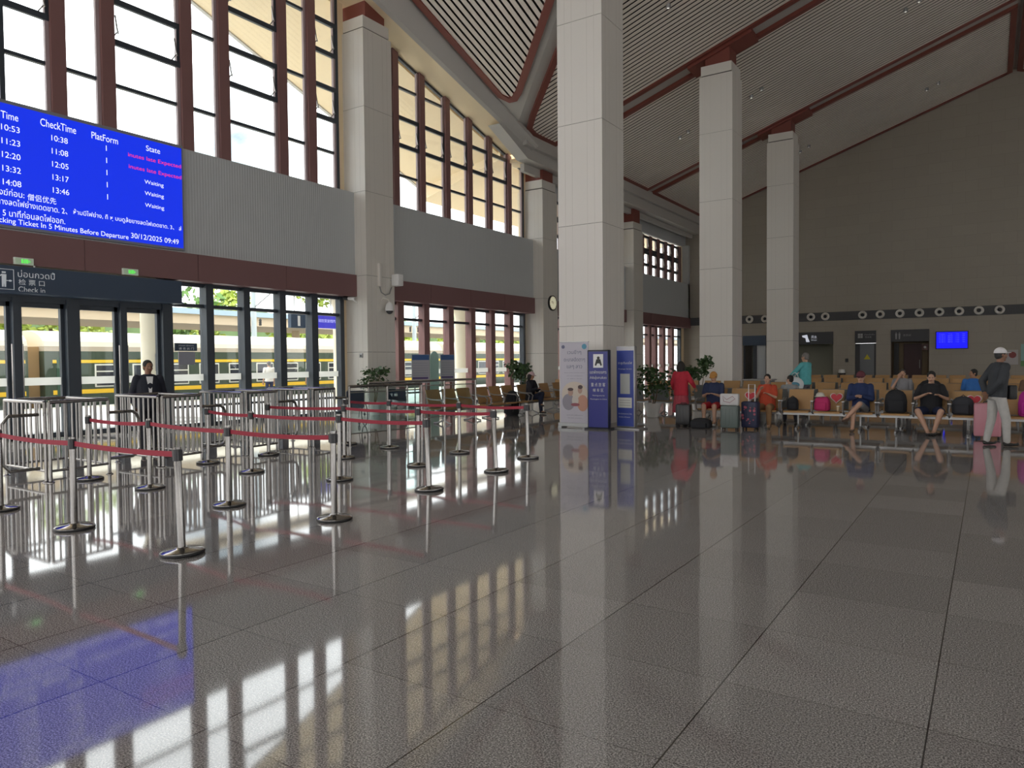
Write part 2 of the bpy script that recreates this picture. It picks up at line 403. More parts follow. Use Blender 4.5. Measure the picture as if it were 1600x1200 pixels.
# outside overhang of the roof
ov = MB()
strip(ov, lambda y: [(-17.7, y, zs(y)), (-22.0, y, zcross(y)-1.05), (-22.0, y, zcross(y)-.45), (-17.7, y, zcross(y)+.3)], ys)
ov.prism([(-17.6, 10.3), (-17.6, 11.2), (-22.0, 9.6), (-22.0, 9.1)], lambda p: (p[0], 26.0, p[1]), lambda p: (p[0], 50, p[1]))
struct('trim_8', ov, SOFFIT, smooth=False)
struct('trim_9', MB().prism([(-22.0, p[0], p[1]) for p in [(y, zcross(y)-1.1) for y in ys[18:]]+[(y, zcross(y)-.4) for y in ys[18:][::-1]]], lambda p: p, lambda p: (-22.15, p[1], p[2])), COVE, smooth=False)
# ceiling spotlights
for i, (x, y) in enumerate([(-9.06, 23.47), (-8.5, 23.2), (-8.55, 33.36), (-9.05, 33.57), (-2.93, 33.41), (-2.45, 33.2), (-2.85, 43.85), (-2.33, 43.74), (-12.0, 33.6), (-12.45, 33.75), (-9.1, 43.9), (-8.6, 43.7)]):
    t = thing('ceiling_spotlight', '', 'light', (x, y, zmain(x)-.12))
    place = ('above the near free column', 'above the near free column', 'between the middle and far free columns', 'between the middle and far free columns', 'right of the far free column', 'right of the far free column', 'close to the far gable', 'close to the far gable', 'near the left eave', 'near the left eave', 'behind the far free column', 'behind the far free column')[i]
    t['label'] = 'small round spotlight in the slatted ceiling, %s' % place; t['group'] = 'ceiling spotlight pair %s' % place
    MB().lathe([(.0, .0), (.075, .0), (.085, .02), (.085, .13), (0, .13)]).build('housing', ALU, t)
    MB().lathe([(.0, -.008), (.035, -.008), (.04, -.002), (0, -.002)]).build('lens', M('lamp lens', (.9, .9, .9), .4, emit=(1, .95, .85), estr=.8), t)

# ------------------------------------------------------------------ columns
def column(x0, y0, w, ztop, joints, label, roofz, wall=False):
    cx, cy = x0+w/2, y0+w/2
    t = thing('column', label, 'column', (cx, cy, 0))
    h = w/2; s = MB(); zz = [0]+joints+[ztop-.42]
    for a, b in zip(zz[:-1], zz[1:]): s.box(-h, h, -h, h, a+(.007 if a else 0), b-(.007 if b < ztop-.5 else 0))
    s.build('shaft', WHITECOL, t, smooth=False)
    MB().box(-h+.012, h-.012, -h+.012, h-.012, .01, ztop-.43).build('shaft_core', M('dark joint core', (.25, .235, .215), .8), t, smooth=False)  # darker core that shows in the gaps between the shaft blocks
    g = MB()
    for k in (.17, .33, .67, .83):       # vertical panel joints
        v = -h+w*k
        g.box(v-.004, v+.004, -h-.0015, -h+.01, 0, ztop-.43); g.box(v-.004, v+.004, h-.01, h+.0015, 0, ztop-.43)
        g.box(h-.01, h+.0015, v-.004, v+.004, 0, ztop-.43)
    g.build('panel_joints', M('panel joint', (.60, .57, .52), .7), t, smooth=False)
    MB().box(-h+.07, h-.07, -h+.07, h-.07, ztop-.44, ztop-.34).build('shadow_gap', GROOVE, t, smooth=False)
    MB().box(-h+.05, h-.05, -h+.05, h-.05, ztop-.36, ztop).build('capital', WHITECOL, t, smooth=False)
    if not wall:
        zt = roofz-.05
        MB().prism([(-.48, ztop), (.48, ztop), (.48, zmain(cx+.48)-.06), (-.48, zmain(cx-.48)-.06)], lambda p: (p[0], -.42, p[1]), lambda p: (p[0], .42, p[1])).build('bracket', REDB, t, smooth=False)
        MB().prism([(-1.15, zmain(cx-1.15)-.16), (1.3, zmain(cx+1.3)-.16), (1.3, zmain(cx+1.3)-.0), (-1.15, zmain(cx-1.15)-.0)], lambda p: (p[0], -.52, p[1]), lambda p: (p[0], .52, p[1])).build('bracket_plate', REDB, t, smooth=False)
    else:
        MB().box(-h+.12, h-.1, -h+.2, h-.2, ztop, roofz).build('bracket', REDB, t, smooth=False)
    return t
FJ = [2.53, 5.13, 7.73, 10.33]
column(-9.48, 16.7, 1.28, 12.93, FJ, 'big white square column nearest the camera, banners at its foot', 13.6)
column(-9.48, 27.8, 1.28, 12.93, FJ, 'white square column in the middle of the free row, red bracket on top', 13.6)
column(-9.48, 38.05, 1.28, 12.93, FJ, 'white square column farthest from the camera in the free row', 13.6)
column(-17.75, 16.74, 1.28, 12.54, [1.97, 4.4, 7.05, 9.7], 'white wall column right of the departure board, speakers and dome camera on it', 13.4, True)
column(-17.75, 27.62, 1.28, 9.62, [1.97, 4.4, 7.05], 'white wall column carrying the round wall clock', 10.4, True)
column(-17.75, 37.4, 1.28, 9.3, [1.97, 4.4, 7.0], 'narrow looking white wall column seen just right of the nearest free column', 10.3, True)
# infill beside wall columns
inf = MB()
for y0, y1, zt in ((16.52, 16.8, 13.3), (18.0, 18.1, 13.0), (27.5, 27.7, 10.3), (28.9, 29.4, 10.2), (36.9, 37.5, 10.2), (38.6, 39.2, 10.2), (47.2, 47.9, 10.2)):
    inf.box(-17.65, -17.4, y0, y1, 0, zt)
struct('wall_left_infill', inf, SOFFIT, smooth=False)

# ------------------------------------------------------------------ windows
def stay(mb, y, z, d):
    mb.tube([(-17.40, y, z+.42), (-17.36, y+d*.02, z+.1), (-17.33, y+d*.03, z-.02)], .018, 6)
    mb.tube([(-17.40, y-d*.08, z-.14), (-17.34, y, z), (-17.33, y+d*.03, z-.02)], .016, 6)
def upper_window(name, mull, end0, end1, rows, top, bars, casements, wid=.29):
    """mull: mullion centre y's; bars(i): bar heights in pane column i; casements(i): (z0,z1) list of opening sashes"""
    root = structE(name, (-17.45, (end0+end1)/2, rows)); z0 = rows
    for y in mull:
        MB().slabx([(y-wid/2, z0), (y+wid/2, z0), (y+wid/2, top(y+wid/2)), (y-wid/2, top(y-wid/2))], -17.52, -17.3).build('mullion', REDM, root, world=True, smooth=False)
    ed = [end0]+list(mull)+[end1]
    for k in (0, len(ed)-1):
        y = ed[k]; a, b = (y, y+.1) if k == 0 else (y-.1, y)
        MB().slabx([(a, z0), (b, z0), (b, top(b)), (a, top(a))], -17.52, -17.36).build('edge_frame', DARKF, root, world=True, smooth=False)
    for i in range(len(ed)-1):
        a = ed[i]+(.1 if i == 0 else wid/2); b = ed[i+1]-(.1 if i == len(ed)-2 else wid/2)
        ym = (a+b)/2; tmin = min(top(a), top(b))
        MB().slabx([(a, z0), (b, z0), (b, top(b)), (a, top(a))], -17.475, -17.465).build('glass_pane', GLASS, root, world=True, smooth=False)
        fr = MB()
        for z in bars(i):
            if z < tmin-.1: fr.box(-17.5, -17.40, a, b, z-.04, z+.04)
        fr.box(-17.5, -17.42, a, b, z0, z0+.05)
        fr.slabx([(a, top(a)-.09), (b, top(b)-.09), (b, top(b)), (a, top(a))], -17.5, -17.40)
        MB().slabx([(b-.085, z0), (b, z0), (b, top(b)-.05), (b-.085, top(b-.1)-.05)], -17.46, -17.38).build('lit_mullion_flank', M('lit mullion flank', (.40, .31, .32), .45), root, world=True, smooth=False)  # light on the mullion's near side is put into this paler colour
        fr.build('transom', DARKF, root, world=True, smooth=False)
        for c0, c1 in casements(i):
            if c1 > tmin-.05: continue
            s = MB()
            s.box(-17.44, -17.36, a, b, c0-.07, c0+.07); s.box(-17.44, -17.36, a, b, c1-.07, c1+.07)
            s.box(-17.44, -17.37, b-.07, b, c0, c1); s.box(-17.44, -17.37, a, a+.035, c0, c1)
            sh = s.build('casement_sash', DARKF, root, world=True, smooth=False)
            for yy in (a+.07, b-.12):
                st = MB(); stay(st, yy, c0+.22, 1); st.build('window_stay', STEELD, sh, world=True)
    return root
allb = [8.28, 9.28, 10.24, 11.3, 12.25, 13.2]
wide = {1: 0}
# bay 1, display bay: pane columns from the left: narrow, narrow, wide, narrow, wide, narrow, mid
def bars1(i): return [8.3, 10.3, 12.3] if i in (1, 3, 5) else allb
def case1(i): return [] if i in (1, 3, 5) else [(9.28, 10.24), (11.3, 12.25)]
upper_window('window_1', [8.15, 9.25, 11.25, 12.35, 14.3, 15.4], 7.0, 16.52, 7.05, zs, bars1, case1, .31)
upper_window('window_2', [19.15, 20.56, 22.03, 23.46, 24.85, 26.29], 18.1, 27.5, 7.0, zs, lambda i: [8.23, 9.27, 10.23, 11.3], lambda i: [(9.27, 10.23)] + ([(11.3, 12.2)] if i == 0 else []), .28)
flat = lambda z: (lambda y: z)
upper_window('window_3', [30.9, 32.4, 33.9, 35.4], 29.4, 36.9, 6.85, flat(9.3), lambda i: [7.6, 8.4], lambda i: [(8.45, 9.2), (7.6, 8.35)], .28)
upper_window('window_4', [40.66, 41.9, 43.15, 44.4, 45.6, 46.85], 39.3, 47.2, 6.7, flat(9.15), lambda i: [7.35, 8.2], lambda i: [(8.3, 9.05), (7.4, 8.1)], .36)

DECAL = M('white glass band', (.85, .85, .83), .6)
_n = DECAL.node_tree.nodes; _t = _n.new('ShaderNodeBsdfTranslucent'); _t.inputs['Color'].default_value = (.8, .8, .78, 1); _m = _n.new('ShaderNodeMixShader'); _m.inputs['Fac'].default_value = .6
_o = [q for q in _n if q.type == 'OUTPUT_MATERIAL'][0]
DECAL.node_tree.links.new(_n['Principled BSDF'].outputs[0], _m.inputs[1]); DECAL.node_tree.links.new(_t.outputs[0], _m.inputs[2]); DECAL.node_tree.links.new(_m.outputs[0], _o.inputs['Surface'])
def lower_window(name, mull, e0, e1, mat, wid, ztr=3.16, zt=3.745, dark_ends=True, deep=True):
    root = structE(name, (-17.4, (e0+e1)/2, 0)); ed = [e0]+mull+[e1]
    for y, w in zip(mull, wid):
        m = MB().box(-17.55, -17.25 if deep else -17.35, y-w/2, y+w/2, 0, zt)
        if mat is REDM: m.box(-17.3, -17.22, y-w/2-.04, y-w/2+.03, 0, zt)
        m.build('mullion', mat, root, world=True, smooth=False)
    for y in (e0, e1): MB().box(-17.52, -17.3, y-.08, y+.08, 0, zt).build('edge_frame', DARKF, root, world=True, smooth=False)
    for i in range(len(ed)-1):
        a = ed[i]+(.08 if i == 0 else wid[i-1]/2); b = ed[i+1]-(.08 if i == len(ed)-2 else wid[i]/2)
        MB().box(-17.455, -17.445, a, b, 0.06, zt-.05).build('glass_pane', GLASS, root, world=True, smooth=False)
        MB().box(-17.5, -17.36, a, b, ztr-.045, ztr+.045).box(-17.5, -17.36, a, b, zt-.09, zt).box(-17.5, -17.36, a, b, 0, .09).box(-17.49, -17.38, a, b, .50, .56).build('transom', DARKF, root, world=True, smooth=False)
        MB().box(-17.443, -17.440, a, b, 1.20, 1.37).build('white_band', DECAL, root, world=True, smooth=False)
    return root
w5 = lower_window('window_5', [10.53, 11.72, 12.87, 14.1, 15.3], 10.5, 16.47, DARKF, [.26, .22, .2, .22, .24])
# doors of the check-in gate
dr = structE('door_1', (-17.4, 8.8, 0))
for a, b, h in ((5.9, 7.08, 1), (7.2, 8.16, 0), (8.39, 9.36, 1), (9.47, 10.42, 0)):
    lf = structE('door_leaf', (0, 0, 0)); del lf['kind']; lf.parent = dr
    MB().box(-17.5, -17.4, a, a+.09, 0.02, 3.0).box(-17.5, -17.4, b-.09, b, .02, 3.0).box(-17.5, -17.4, a, b, 2.9, 3.0).box(-17.5, -17.4, a, b, .02, .14).build('leaf_frame', DARKF, lf, smooth=False)
    MB().box(-17.46, -17.45, a+.08, b-.08, .1, 2.95).build('glass_pane', GLASS, lf, smooth=False)
    MB().box(-17.448, -17.445, a+.09, b-.09, 1.20, 1.37).build('white_band', DECAL, lf, smooth=False)
    y = b-.02 if h else a+.06
    MB().cyl((-17.33, y, .75), (-17.33, y, 2.1), .02).cyl((-17.33, y, .9), (-17.42, y, .9), .012).cyl((-17.33, y, 1.95), (-17.42, y, 1.95), .012).build('pull_handle', STEEL, lf)
for ch in kids(dr):
    for g in kids(ch): g.location = -Vector(dr.location)
MB().box(-17.56, -17.24, 8.14, 8.41, 0, 3.1).box(-17.56, -17.24, 7.06, 7.22, 0, 3.1).box(-17.56, -17.24, 9.34, 9.49, 0, 3.1).box(-17.56, -17.3, 5.9, 10.5, 3.0, 3.2).build('door_frame', DARKF, dr, world=True, smooth=False)
lower_window('window_6', [19.2, 20.6, 22.05, 23.47, 24.86, 26.25], 18.1, 27.36, REDM, [.3]*6)
lower_window('window_7', [30.9, 32.4, 33.9, 35.4], 29.4, 36.9, REDM, [.3]*4)
lower_window('window_8', [41.6, 42.6, 43.9, 45.4], 39.3, 46.95, REDM, [.36, .36, .4, .4])

# check-in sign fascia
SIGNB = M('navy sign panel', (.035, .06, .105), .4)
t = thing('check_in_sign', 'long navy fascia sign over the gate doors with ticket checker icon and Check in lettering', 'sign', (-16.9, 8.1, 3.2))
MB().box(-17.3, -16.93, 5.2, 10.72, 3.18, 3.71).box(-17.3, -16.86, 5.2, 10.72, 3.145, 3.185).build('panel', SIGNB, t, world=True, smooth=False)
ic = M('sign white', (.55, .58, .60), .5, emit=(.6, .65, .7), estr=.25)
text('บ่อนกวดปี้', ic, t, (-16.92, 7.40, 3.56), YX, ZX, w=.72, h=.15)
text('检 票 口', ic, t, (-16.92, 7.30, 3.385), YX, ZX, w=.50, h=.12)
text('Check in', ic, t, (-16.92, 7.30, 3.235), YX, ZX, w=.51, h=.11)
m = MB()
for a in ((6.5, 6.97, 3.62, 3.63), (6.5, 6.97, 3.21, 3.22), (6.96, 6.97, 3.21, 3.63), (6.5, 6.51, 3.21, 3.63)): m.box(-16.928, -16.92, *a)
m.build('icon_border', ic, t, world=True, smooth=False)
m = MB().box(-16.928, -16.92, 6.75, 6.82, 3.54, 3.575); m.slabx([(6.745, 3.26), (6.775, 3.26), (6.785, 3.36), (6.79, 3.26), (6.82, 3.26), (6.83, 3.52), (6.745, 3.52)], -16.928, -16.92)
m.slabx([(6.745, 3.52), (6.745, 3.49), (6.70, 3.46), (6.66, 3.5), (6.67, 3.51), (6.70, 3.485)], -16.928, -16.92).box(-16.928, -16.92, 6.83, 6.93, 3.385, 3.4).box(-16.928, -16.92, 6.88, 6.915, 3.375, 3.41)
m.build('ticket_checker_icon', ic, t, world=True, smooth=False)
# two exit signs
for i, (y, lb) in enumerate(((7.13, 'pale green lit exit sign above the Check in lettering'), (9.38, 'pale green lit exit sign over the right-hand gate door'))):
    t = thing('exit_sign', lb, 'exit sign', (-16.8, y, 3.74)); MB().box(-.09, -.03, -.18, .18, .0, .14).build('case', M('exit sign case', (.5, .52, .48), .4, emit=(.6, .75, .55), estr=.15), t, smooth=False)
    g = M('exit green', (.1, .7, .1), .5, emit=(.15, .9, .12), estr=.7)
    MB().box(-.03, -.026, -.16, .16, .015, .125).build('face_panel', M('exit sign face', (.45, .55, .42), .5, emit=(.5, .7, .45), estr=.12), t, smooth=False)
    mm = MB()
    for k in (-.05, .0, .045): mm.box(-.026, -.022, k-.004, k+.03, .03, .11)
    mm.slabx([(-.03, .03), (-.015, .03), (.06, .11), (.045, .11)], -.026, -.021).slabx([(.12, .07), (.09, .045), (.09, .095)], -.026, -.021)
    mm.build('running_figure', g, t, smooth=False)
    if i == 0: MB().ell((-.03, .19, -.02), (.02, .02, .02)).build('indicator', WHITEP, t)

# departure display
t = thing('departure_display', 'large blue LED departure board with white and red lettering on the left wall', 'display', (-16.9, 8.5, 4.5))
MB().box(-16.965, -16.88, 3.9, 10.80, 4.47, 7.08).build('cabinet', M('display frame', (.24, .25, .25), .5), t, world=True, smooth=False)
MB().box(-16.885, -16.86, 3.95, 10.75, 4.53, 7.0).build('screen', M('led blue', (.0, .01, .08), .5, emit=(.004, .028, .78), estr=1.0), t, world=True, smooth=False)
LW = M('led white', (.5, .5, .5), .5, emit=(.85, .88, 1), estr=1.0); LR = M('led red', (.5, .02, .05), .5, emit=(1, .04, .12), estr=.9)
DX = -16.855
def dt(s, y0, y1, z, h, m=LW): text(s, m, t, (DX, (y0+y1)/2, z), YX, ZX, w=y1-y0, h=h)
dt('Time', 6.79, 7.11, 6.76, .15); dt('CheckTime', 7.53, 8.25, 6.80, .16); dt('PlatForm', 8.58, 9.17, 6.79, .15); dt('State', 9.84, 10.19, 6.80, .13)
for k, (a, b) in enumerate((('10:53', '10:38'), ('11:23', '11:08'), ('12:20', '12:05'), ('13:32', '13:17'), ('14:08', '13:46'))):
    z = 6.51-k*.278
    dt(a, 6.79, 7.13, z, .12); dt(b, 7.74, 8.07, z+.01, .12); text('1', LW, t, (DX, 8.90, 6.57-k*.275), YX, ZX, h=.12)
dt('inutes late Expected', 9.40, 10.73, 6.535, .12, LR); dt('inutes late Expected', 9.41, 10.73, 6.265, .12, LR)
for z in (5.98, 5.71, 5.43): dt('Waiting', 9.78, 10.26, z, .12)
dt('พระสงฆ์ก่อน:', 6.40, 7.18, 5.20, .15); dt('僧侣优先', 7.24, 7.80, 5.17, .14)
dt('ขึ้นทางลดไฟย่างเดดขาด. 2、', 6.5, 8.02, 5.0, .15); dt('ห้ามมีไฟย่าง, ถื หฺ บนดูล้ยขางลดไฟเดดขาด. 3、 ส่', 8.15, 10.70, 5.0, .15)
dt('ณ 5 นาที่ก่อนลดไฟออก.', 6.60, 7.97, 4.78, .15)
dt('Checking Ticket In 5 Minutes Before Departure', 6.45, 9.36, 4.60, .14); dt('30/12/2025 09:49', 9.42, 10.62, 4.67, .12)

# notices on the glass
t = thing('glass_notice', 'small navy plate over a grey sheet hung on the glass right of the gate doors', 'notice', (-17.43, 11.1, 1.6))
MB().box(-17.44, -17.41, 10.80, 11.42, 1.98, 2.18).build('header_plate', SIGNB, t, world=True, smooth=False)
MB().box(-17.44, -17.415, 10.90, 11.36, 1.62, 1.96).build('sheet', M('grey sheet', (.30, .31, .36), .6), t, world=True, smooth=False)
text('ทางออก ผู้โดยสาร', ic, t, (-17.405, 11.11, 2.115), YX, ZX, w=.42, h=.04); text('请 走 此 门', ic, t, (-17.405, 11.11, 2.04), YX, ZX, w=.42, h=.06)

# equipment on wall column
t = thing('wall_speaker', 'slim white column speaker and square box with a looped cable on the wall column', 'speaker', (-16.45, 17.45, 4.1))
MB().rbox((-16.42, 17.28, 4.45), (.1, .12, .75), .02).build('slim_speaker', WHITECOL, t, world=True)
MB().rbox((-16.3, 17.98, 4.33), (.32, .26, .38), .03).cyl((-16.5, 17.85, 4.33), (-16.3, 17.9, 4.33), .03).build('square_speaker', WHITEP, t, world=True)
MB().tube([(-16.44, 17.3, 4.08), (-16.44, 17.36, 3.9), (-16.44, 17.55, 3.82), (-16.44, 17.75, 3.88), (-16.44, 17.85, 4.1)], .018, 6).build('cable', ALU, t, world=True)
t = thing('dome_camera', 'white dome security camera low on the wall column under the speakers', 'camera', (-16.45, 17.5, 3.3))
MB().tube([(-16.5, 17.38, 3.62), (-16.38, 17.40, 3.72), (-16.26, 17.5, 3.66), (-16.24, 17.52, 3.56)], .022, 6).box(-16.5, -16.46, 17.3, 17.46, 3.3, 3.65).build('arm', WHITECOL, t, world=True)
MB().lathe([(0, .28), (.06, .27), (.11, .2), (.14, .08), (.14, 0), (0, 0)], (-16.24, 17.52, 3.3)).build('housing', WHITEP, t, world=True)
MB().ell((-16.24, 17.52, 3.3), (.115, .115, .11)).build('dome', M('smoked dome', (.05, .05, .055), .15), t, world=True)
t = thing('bullet_camera', 'small bullet camera on the near side of the wall column, black hood', 'camera', (-17.0, 16.7, 3.65))
MB().cyl((-16.9, 16.74, 3.55), (-16.95, 16.62, 3.63), .02).cyl((-16.86, 16.58, 3.66), (-17.06, 16.5, 3.68), .05).build('body', WHITEP, t, world=True)
MB().cyl((-17.06, 16.5, 3.68), (-17.2, 16.44, 3.69), .06).build('hood', BLACK, t, world=True)
for (z, y, lb) in ((1.86, 16.735, 'upper small wall box with a dark hole on the near side of the wall column'), (.86, 16.735, 'lower small grey socket on the near side of the wall column')):
    t = thing('wall_socket', lb, 'socket', (-16.75, y, z)); MB().rbox((0, -.01, 0), (.14, .03, .14), .01).build('plate', ALU, t); MB().box(-.03, .03, -.028, -.02, -.04, .02).build('hole', BLACK, t)
# clock
t = thing('wall_clock', 'round cream faced wall clock with black rim on the second wall column', 'clock', (-16.44, 28.35, 4.23))
q = Matrix.Rotation(R(90), 3, 'Y')
def disc(r0, x0, x1, n=32): return MB().cyl((x0, 0, 0), (x1, 0, 0), r0, n=n)
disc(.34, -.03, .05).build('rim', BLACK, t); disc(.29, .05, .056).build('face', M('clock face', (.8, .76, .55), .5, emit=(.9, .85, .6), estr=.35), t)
h = MB(); 
for k in range(12):
    a = k*pi/6; h.cbox((.058, .25*sin(a), .25*cos(a)), (.004, .012, .04), Matrix.Rotation(-a, 3, 'X'))
h.build('hour_marks', BLACK, t)
h = MB().cbox((.060, -.05*sin(R(65))*1, .05), (.004, .02, .17), Matrix.Rotation(R(65), 3, 'X')).cbox((.062, -.08, .0), (.004, .014, .24), Matrix.Rotation(R(66+0), 3, 'X')); h.build('hands', BLACK, t)

# far wall vent band, nozzles, signs
t = thing('ventilation_grille', 'long dark slatted ventilation band across the far wall', 'vent', (-6, YF, 3.9))
MB().box(-16.9, 18, YF-.05, YF+.02, 3.92, 4.44).build('frame', M('vent dark', (.055, .055, .06), .6), t, world=True, smooth=False)
m = MB()
for k in range(7): m.box(-16.9, 18, YF-.09, YF-.05, 3.95+k*.07, 3.975+k*.07)
m.build('louvres', M('vent louvre', (.12, .12, .125), .5), t, world=True, smooth=False)
noz = None
for i, x in enumerate([-12.96, -11.99, -9.23, -8.4, -6.33, -5.39, -4.36, -3.37, -2.38, -1.43, -.5, .45]):
    lb = 'round white air nozzle in the vent band, %s' % ('left of the farthest column' if i < 2 else 'right beside the farthest column' if i < 4 else ['above the grey riser door', 'between riser door and washroom sign', 'above the left end of the washroom sign', 'above the right end of the washroom sign', 'above the left edge of the blue screen', 'above the right part of the blue screen', 'just right of the blue screen', 'farthest right on the far wall'][i-4])
    grp = 'air nozzles left of the farthest column' if i < 2 else 'air nozzles right beside the farthest column' if i < 4 else None
    if noz is None:
        noz = thing('air_nozzle', lb, 'air vent', (x, YF-.09, 4.19), 0, grp)
        prof = [(.24, 0), (.24, .04), (.2, .09), (.12, .07), (.1, .0)]
        MB().loft([[Vector((r*cos(2*pi*k/24), -z, r*sin(2*pi*k/24))) for k in range(24)] for r, z in prof]).build('ring', WHITECOL, noz)
        MB().ell((0, -.075, 0), (.095, .03, .095)).build('throat', BLACK, noz)
    else: dup(noz, (x, YF-.09, 4.19), 0, lb, grp)
    if grp is None and i >= 4 and 'group' in COL.objects[-1]: pass
for o in bpy.data.objects:
    if o.name.startswith('air_nozzle') and o.location.x > -7 and 'group' in o: del o['group']

def head_sign(x0, x1, z0, z1, lb, mat):
    t = thing('door_head_sign', lb, 'sign', ((x0+x1)/2, YF-.06, z0)); MB().box(x0, x1, YF-.08, YF+.25, z0, z1).build('panel', mat, t, world=True, smooth=False); return t
SG = M('dark sign panel', (.045, .045, .05), .5); SW = M('sign lettering lit', (.7, .7, .7), .5, emit=(.8, .85, 1), estr=.5); SW2 = M('sign lettering', (.35, .35, .35), .5)
t = head_sign(-13.4, -11.95, 2.51, 3.13, 'dark blue head panel over the glazed office door left of the farthest column', SIGNB)
t = head_sign(-11.4, -7.96, 2.5, 3.25, 'dark head sign with lit cup icon beside the farthest column', SG)
text('开水', SW, t, (-9.05, YF-.082, 2.95), XX, ZX, w=.32, h=.2); text('Water', SW, t, (-9.05, YF-.082, 2.76), XX, ZX, w=.34, h=.06)
m = MB().slaby([(-9.75, 3.05), (-9.45, 3.1), (-9.4, 2.9), (-9.3, 2.65), (-9.5, 2.65), (-9.55, 2.9), (-9.72, 2.95)], YF-.09, YF-.08); m.build('cup_icon', SW, t, world=True, smooth=False)
t = head_sign(-6.75, -5.61, 2.51, 3.25, 'dark head sign with square icon over the grey riser door', SG)
m = MB()
for dx in (0, .14):
    for dz in (0, .14): m.box(-6.58+dx, -6.46+dx, YF-.09, YF-.08, 2.82+dz, 2.94+dz)
m.build('square_icon', SW2, t, world=True, smooth=False)
text('ห้องน้ำดื่ม', SW2, t, (-5.95, YF-.082, 3.02), XX, ZX, w=.55, h=.07); text('饮水处', SW2, t, (-6.02, YF-.082, 2.87), XX, ZX, w=.35, h=.1)
t = head_sign(-4.83, -2.88, 2.56, 3.25, 'dark head sign with man and woman pictograms over the washroom entrance', SG)
m = MB()
for x in (-4.55, -4.38):
    m.ell((x, YF-.09, 3.08), (.03, .01, .035)); m.slaby([(x-.05, 3.03), (x+.05, 3.03), (x+.03, 2.7), (x-.03, 2.7)], YF-.095, YF-.08)
m.build('pictograms', SW2, t, world=True, smooth=False); text('洗手间', SW2, t, (-4.0, YF-.082, 2.92), XX, ZX, w=.4, h=.12)
d = structE('door_2', (-6.2, YF+.15, 0)); MB().box(-6.5, -5.72, YF+.14, YF+.2, 0, 2.5).build('leaf', M('grey door', (.16, .17, .185), .4), d, world=True, smooth=False)
MB().slaby([(-6.28, 1.55), (-5.92, 1.55), (-6.1, 1.85)], YF+.13, YF+.14).build('warning_triangle', M('yellow', (.55, .48, .02), .5), d, world=True, smooth=False)
MB().box(-6.75, -6.5, YF+.1, YF+.2, 0, 2.5).box(-5.72, -5.61, YF+.1, YF+.2, 0, 2.5).build('door_frame', SG, d, world=True, smooth=False)
d = structE('door_3', (-3.8, YF+1.15, 0)); MB().box(-4.25, -3.32, YF+1.1, YF+1.18, 0, 2.45).build('leaf', M('dark red door', (.045, .008, .008), .5), d, world=True, smooth=False)
MB().cyl((-3.42, YF+1.08, 1.0), (-3.42, YF+1.08, 1.5), .015).build('handle', STEELD, d, world=True)
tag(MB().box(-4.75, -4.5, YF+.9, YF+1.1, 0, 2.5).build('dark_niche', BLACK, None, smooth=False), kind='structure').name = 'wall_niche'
t = thing('washroom_notice', 'small red square notice beside the dark red washroom door', 'notice', (-3.1, YF+.25, 2.2)); MB().box(-.16, .16, -.08, -.05, -.15, .18).build('plate', M('notice dark', (.08, .03, .03), .5), t, smooth=False)
MB().ell((0, -.09, .02), (.07, .012, .07)).build('symbol', SW2, t)
d = structE('door_4', (-12.7, YF+.15, 0)); MB().box(-13.4, -13.3, YF+.1, YF+.2, 0, 2.5).box(-12.78, -12.55, YF+.1, YF+.2, 0, 2.5).box(-12.0, -11.95, YF+.1, YF+.2, 0, 2.5).build('door_frame', M('door dark frame', (.03, .035, .045), .4), d, world=True, smooth=False)
MB().box(-12.55, -12.0, YF+.14, YF+.16, 0, 2.5).build('leaf', M('white door leaf', (.5, .52, .54), .4), d, world=True, smooth=False)
MB().box(-13.3, -12.78, YF+.14, YF+.15, 0, 2.5).build('glass_pane', GLASS, d, world=True, smooth=False)
# blue wall screen
t = thing('wall_screen', 'bright blue information screen on the far wall right of the washroom', 'display', (-1.77, YF-.1, 2.1))
MB().box(-2.56, -.98, YF-.12, YF-.02, 2.09, 3.09).build('frame', BLACK, t, world=True, smooth=False)
MB().box(-2.52, -1.02, YF-.13, YF-.12, 2.13, 3.05).build('screen', M('screen blue', (0, 0, .05), .5, emit=(.005, .005, .95), estr=1.0), t, world=True, smooth=False)
LB = M('screen faint text', (.1, .1, .5), .5, emit=(.12, .14, 1), estr=1)
for k in range(5):
    for x, w in ((-2.25, .3), (-1.85, .2), (-1.5, .15), (-1.2, .12)): text(('Train', 'To', 'Time', 'State')[[-2.25, -1.85, -1.5, -1.2].index(x)] if k == 0 else ('C91', 'BN', '11:23', 'On')[[-2.25, -1.85, -1.5, -1.2].index(x)], LB, t, (x, YF-.131, 2.93-k*.11), XX, ZX, w=w, h=.05)
# posters at the right end
t = thing('wall_poster', 'pale poster with a dark red round emblem behind the white capped man', 'poster', (.95, YF-.03, 1.2)); MB().box(.6, 1.3, YF-.04, YF-.01, 1.2, 2.0).build('sheet', M('poster pale', (.45, .42, .42), .6), t, world=True, smooth=False)
MB().cyl((1.05, YF-.05, 1.72), (1.05, YF-.04, 1.72), .17, n=20).build('emblem', M('poster red', (.25, .06, .06), .6), t, world=True)
t = thing('wall_poster', 'pale green poster at the right edge of the far wall', 'poster', (1.7, YF-.03, 1.2)); MB().box(1.42, 2.1, YF-.04, YF-.01, 1.1, 2.3).build('sheet', M('poster green', (.3, .48, .46), .6), t, world=True, smooth=False); MB().box(1.42, 2.1, YF-.045, YF-.04, 1.1, 1.4).build('green_strip', M('strip green', (.15, .3, .12), .6), t, world=True, smooth=False)
t = thing('wall_intercom', 'small dark call box on the far wall left of the riser door', 'intercom', (-7.2, YF-.03, 1.5)); MB().rbox((0, 0, 0), (.16, .06, .2), .02).build('case', BLACK, t)

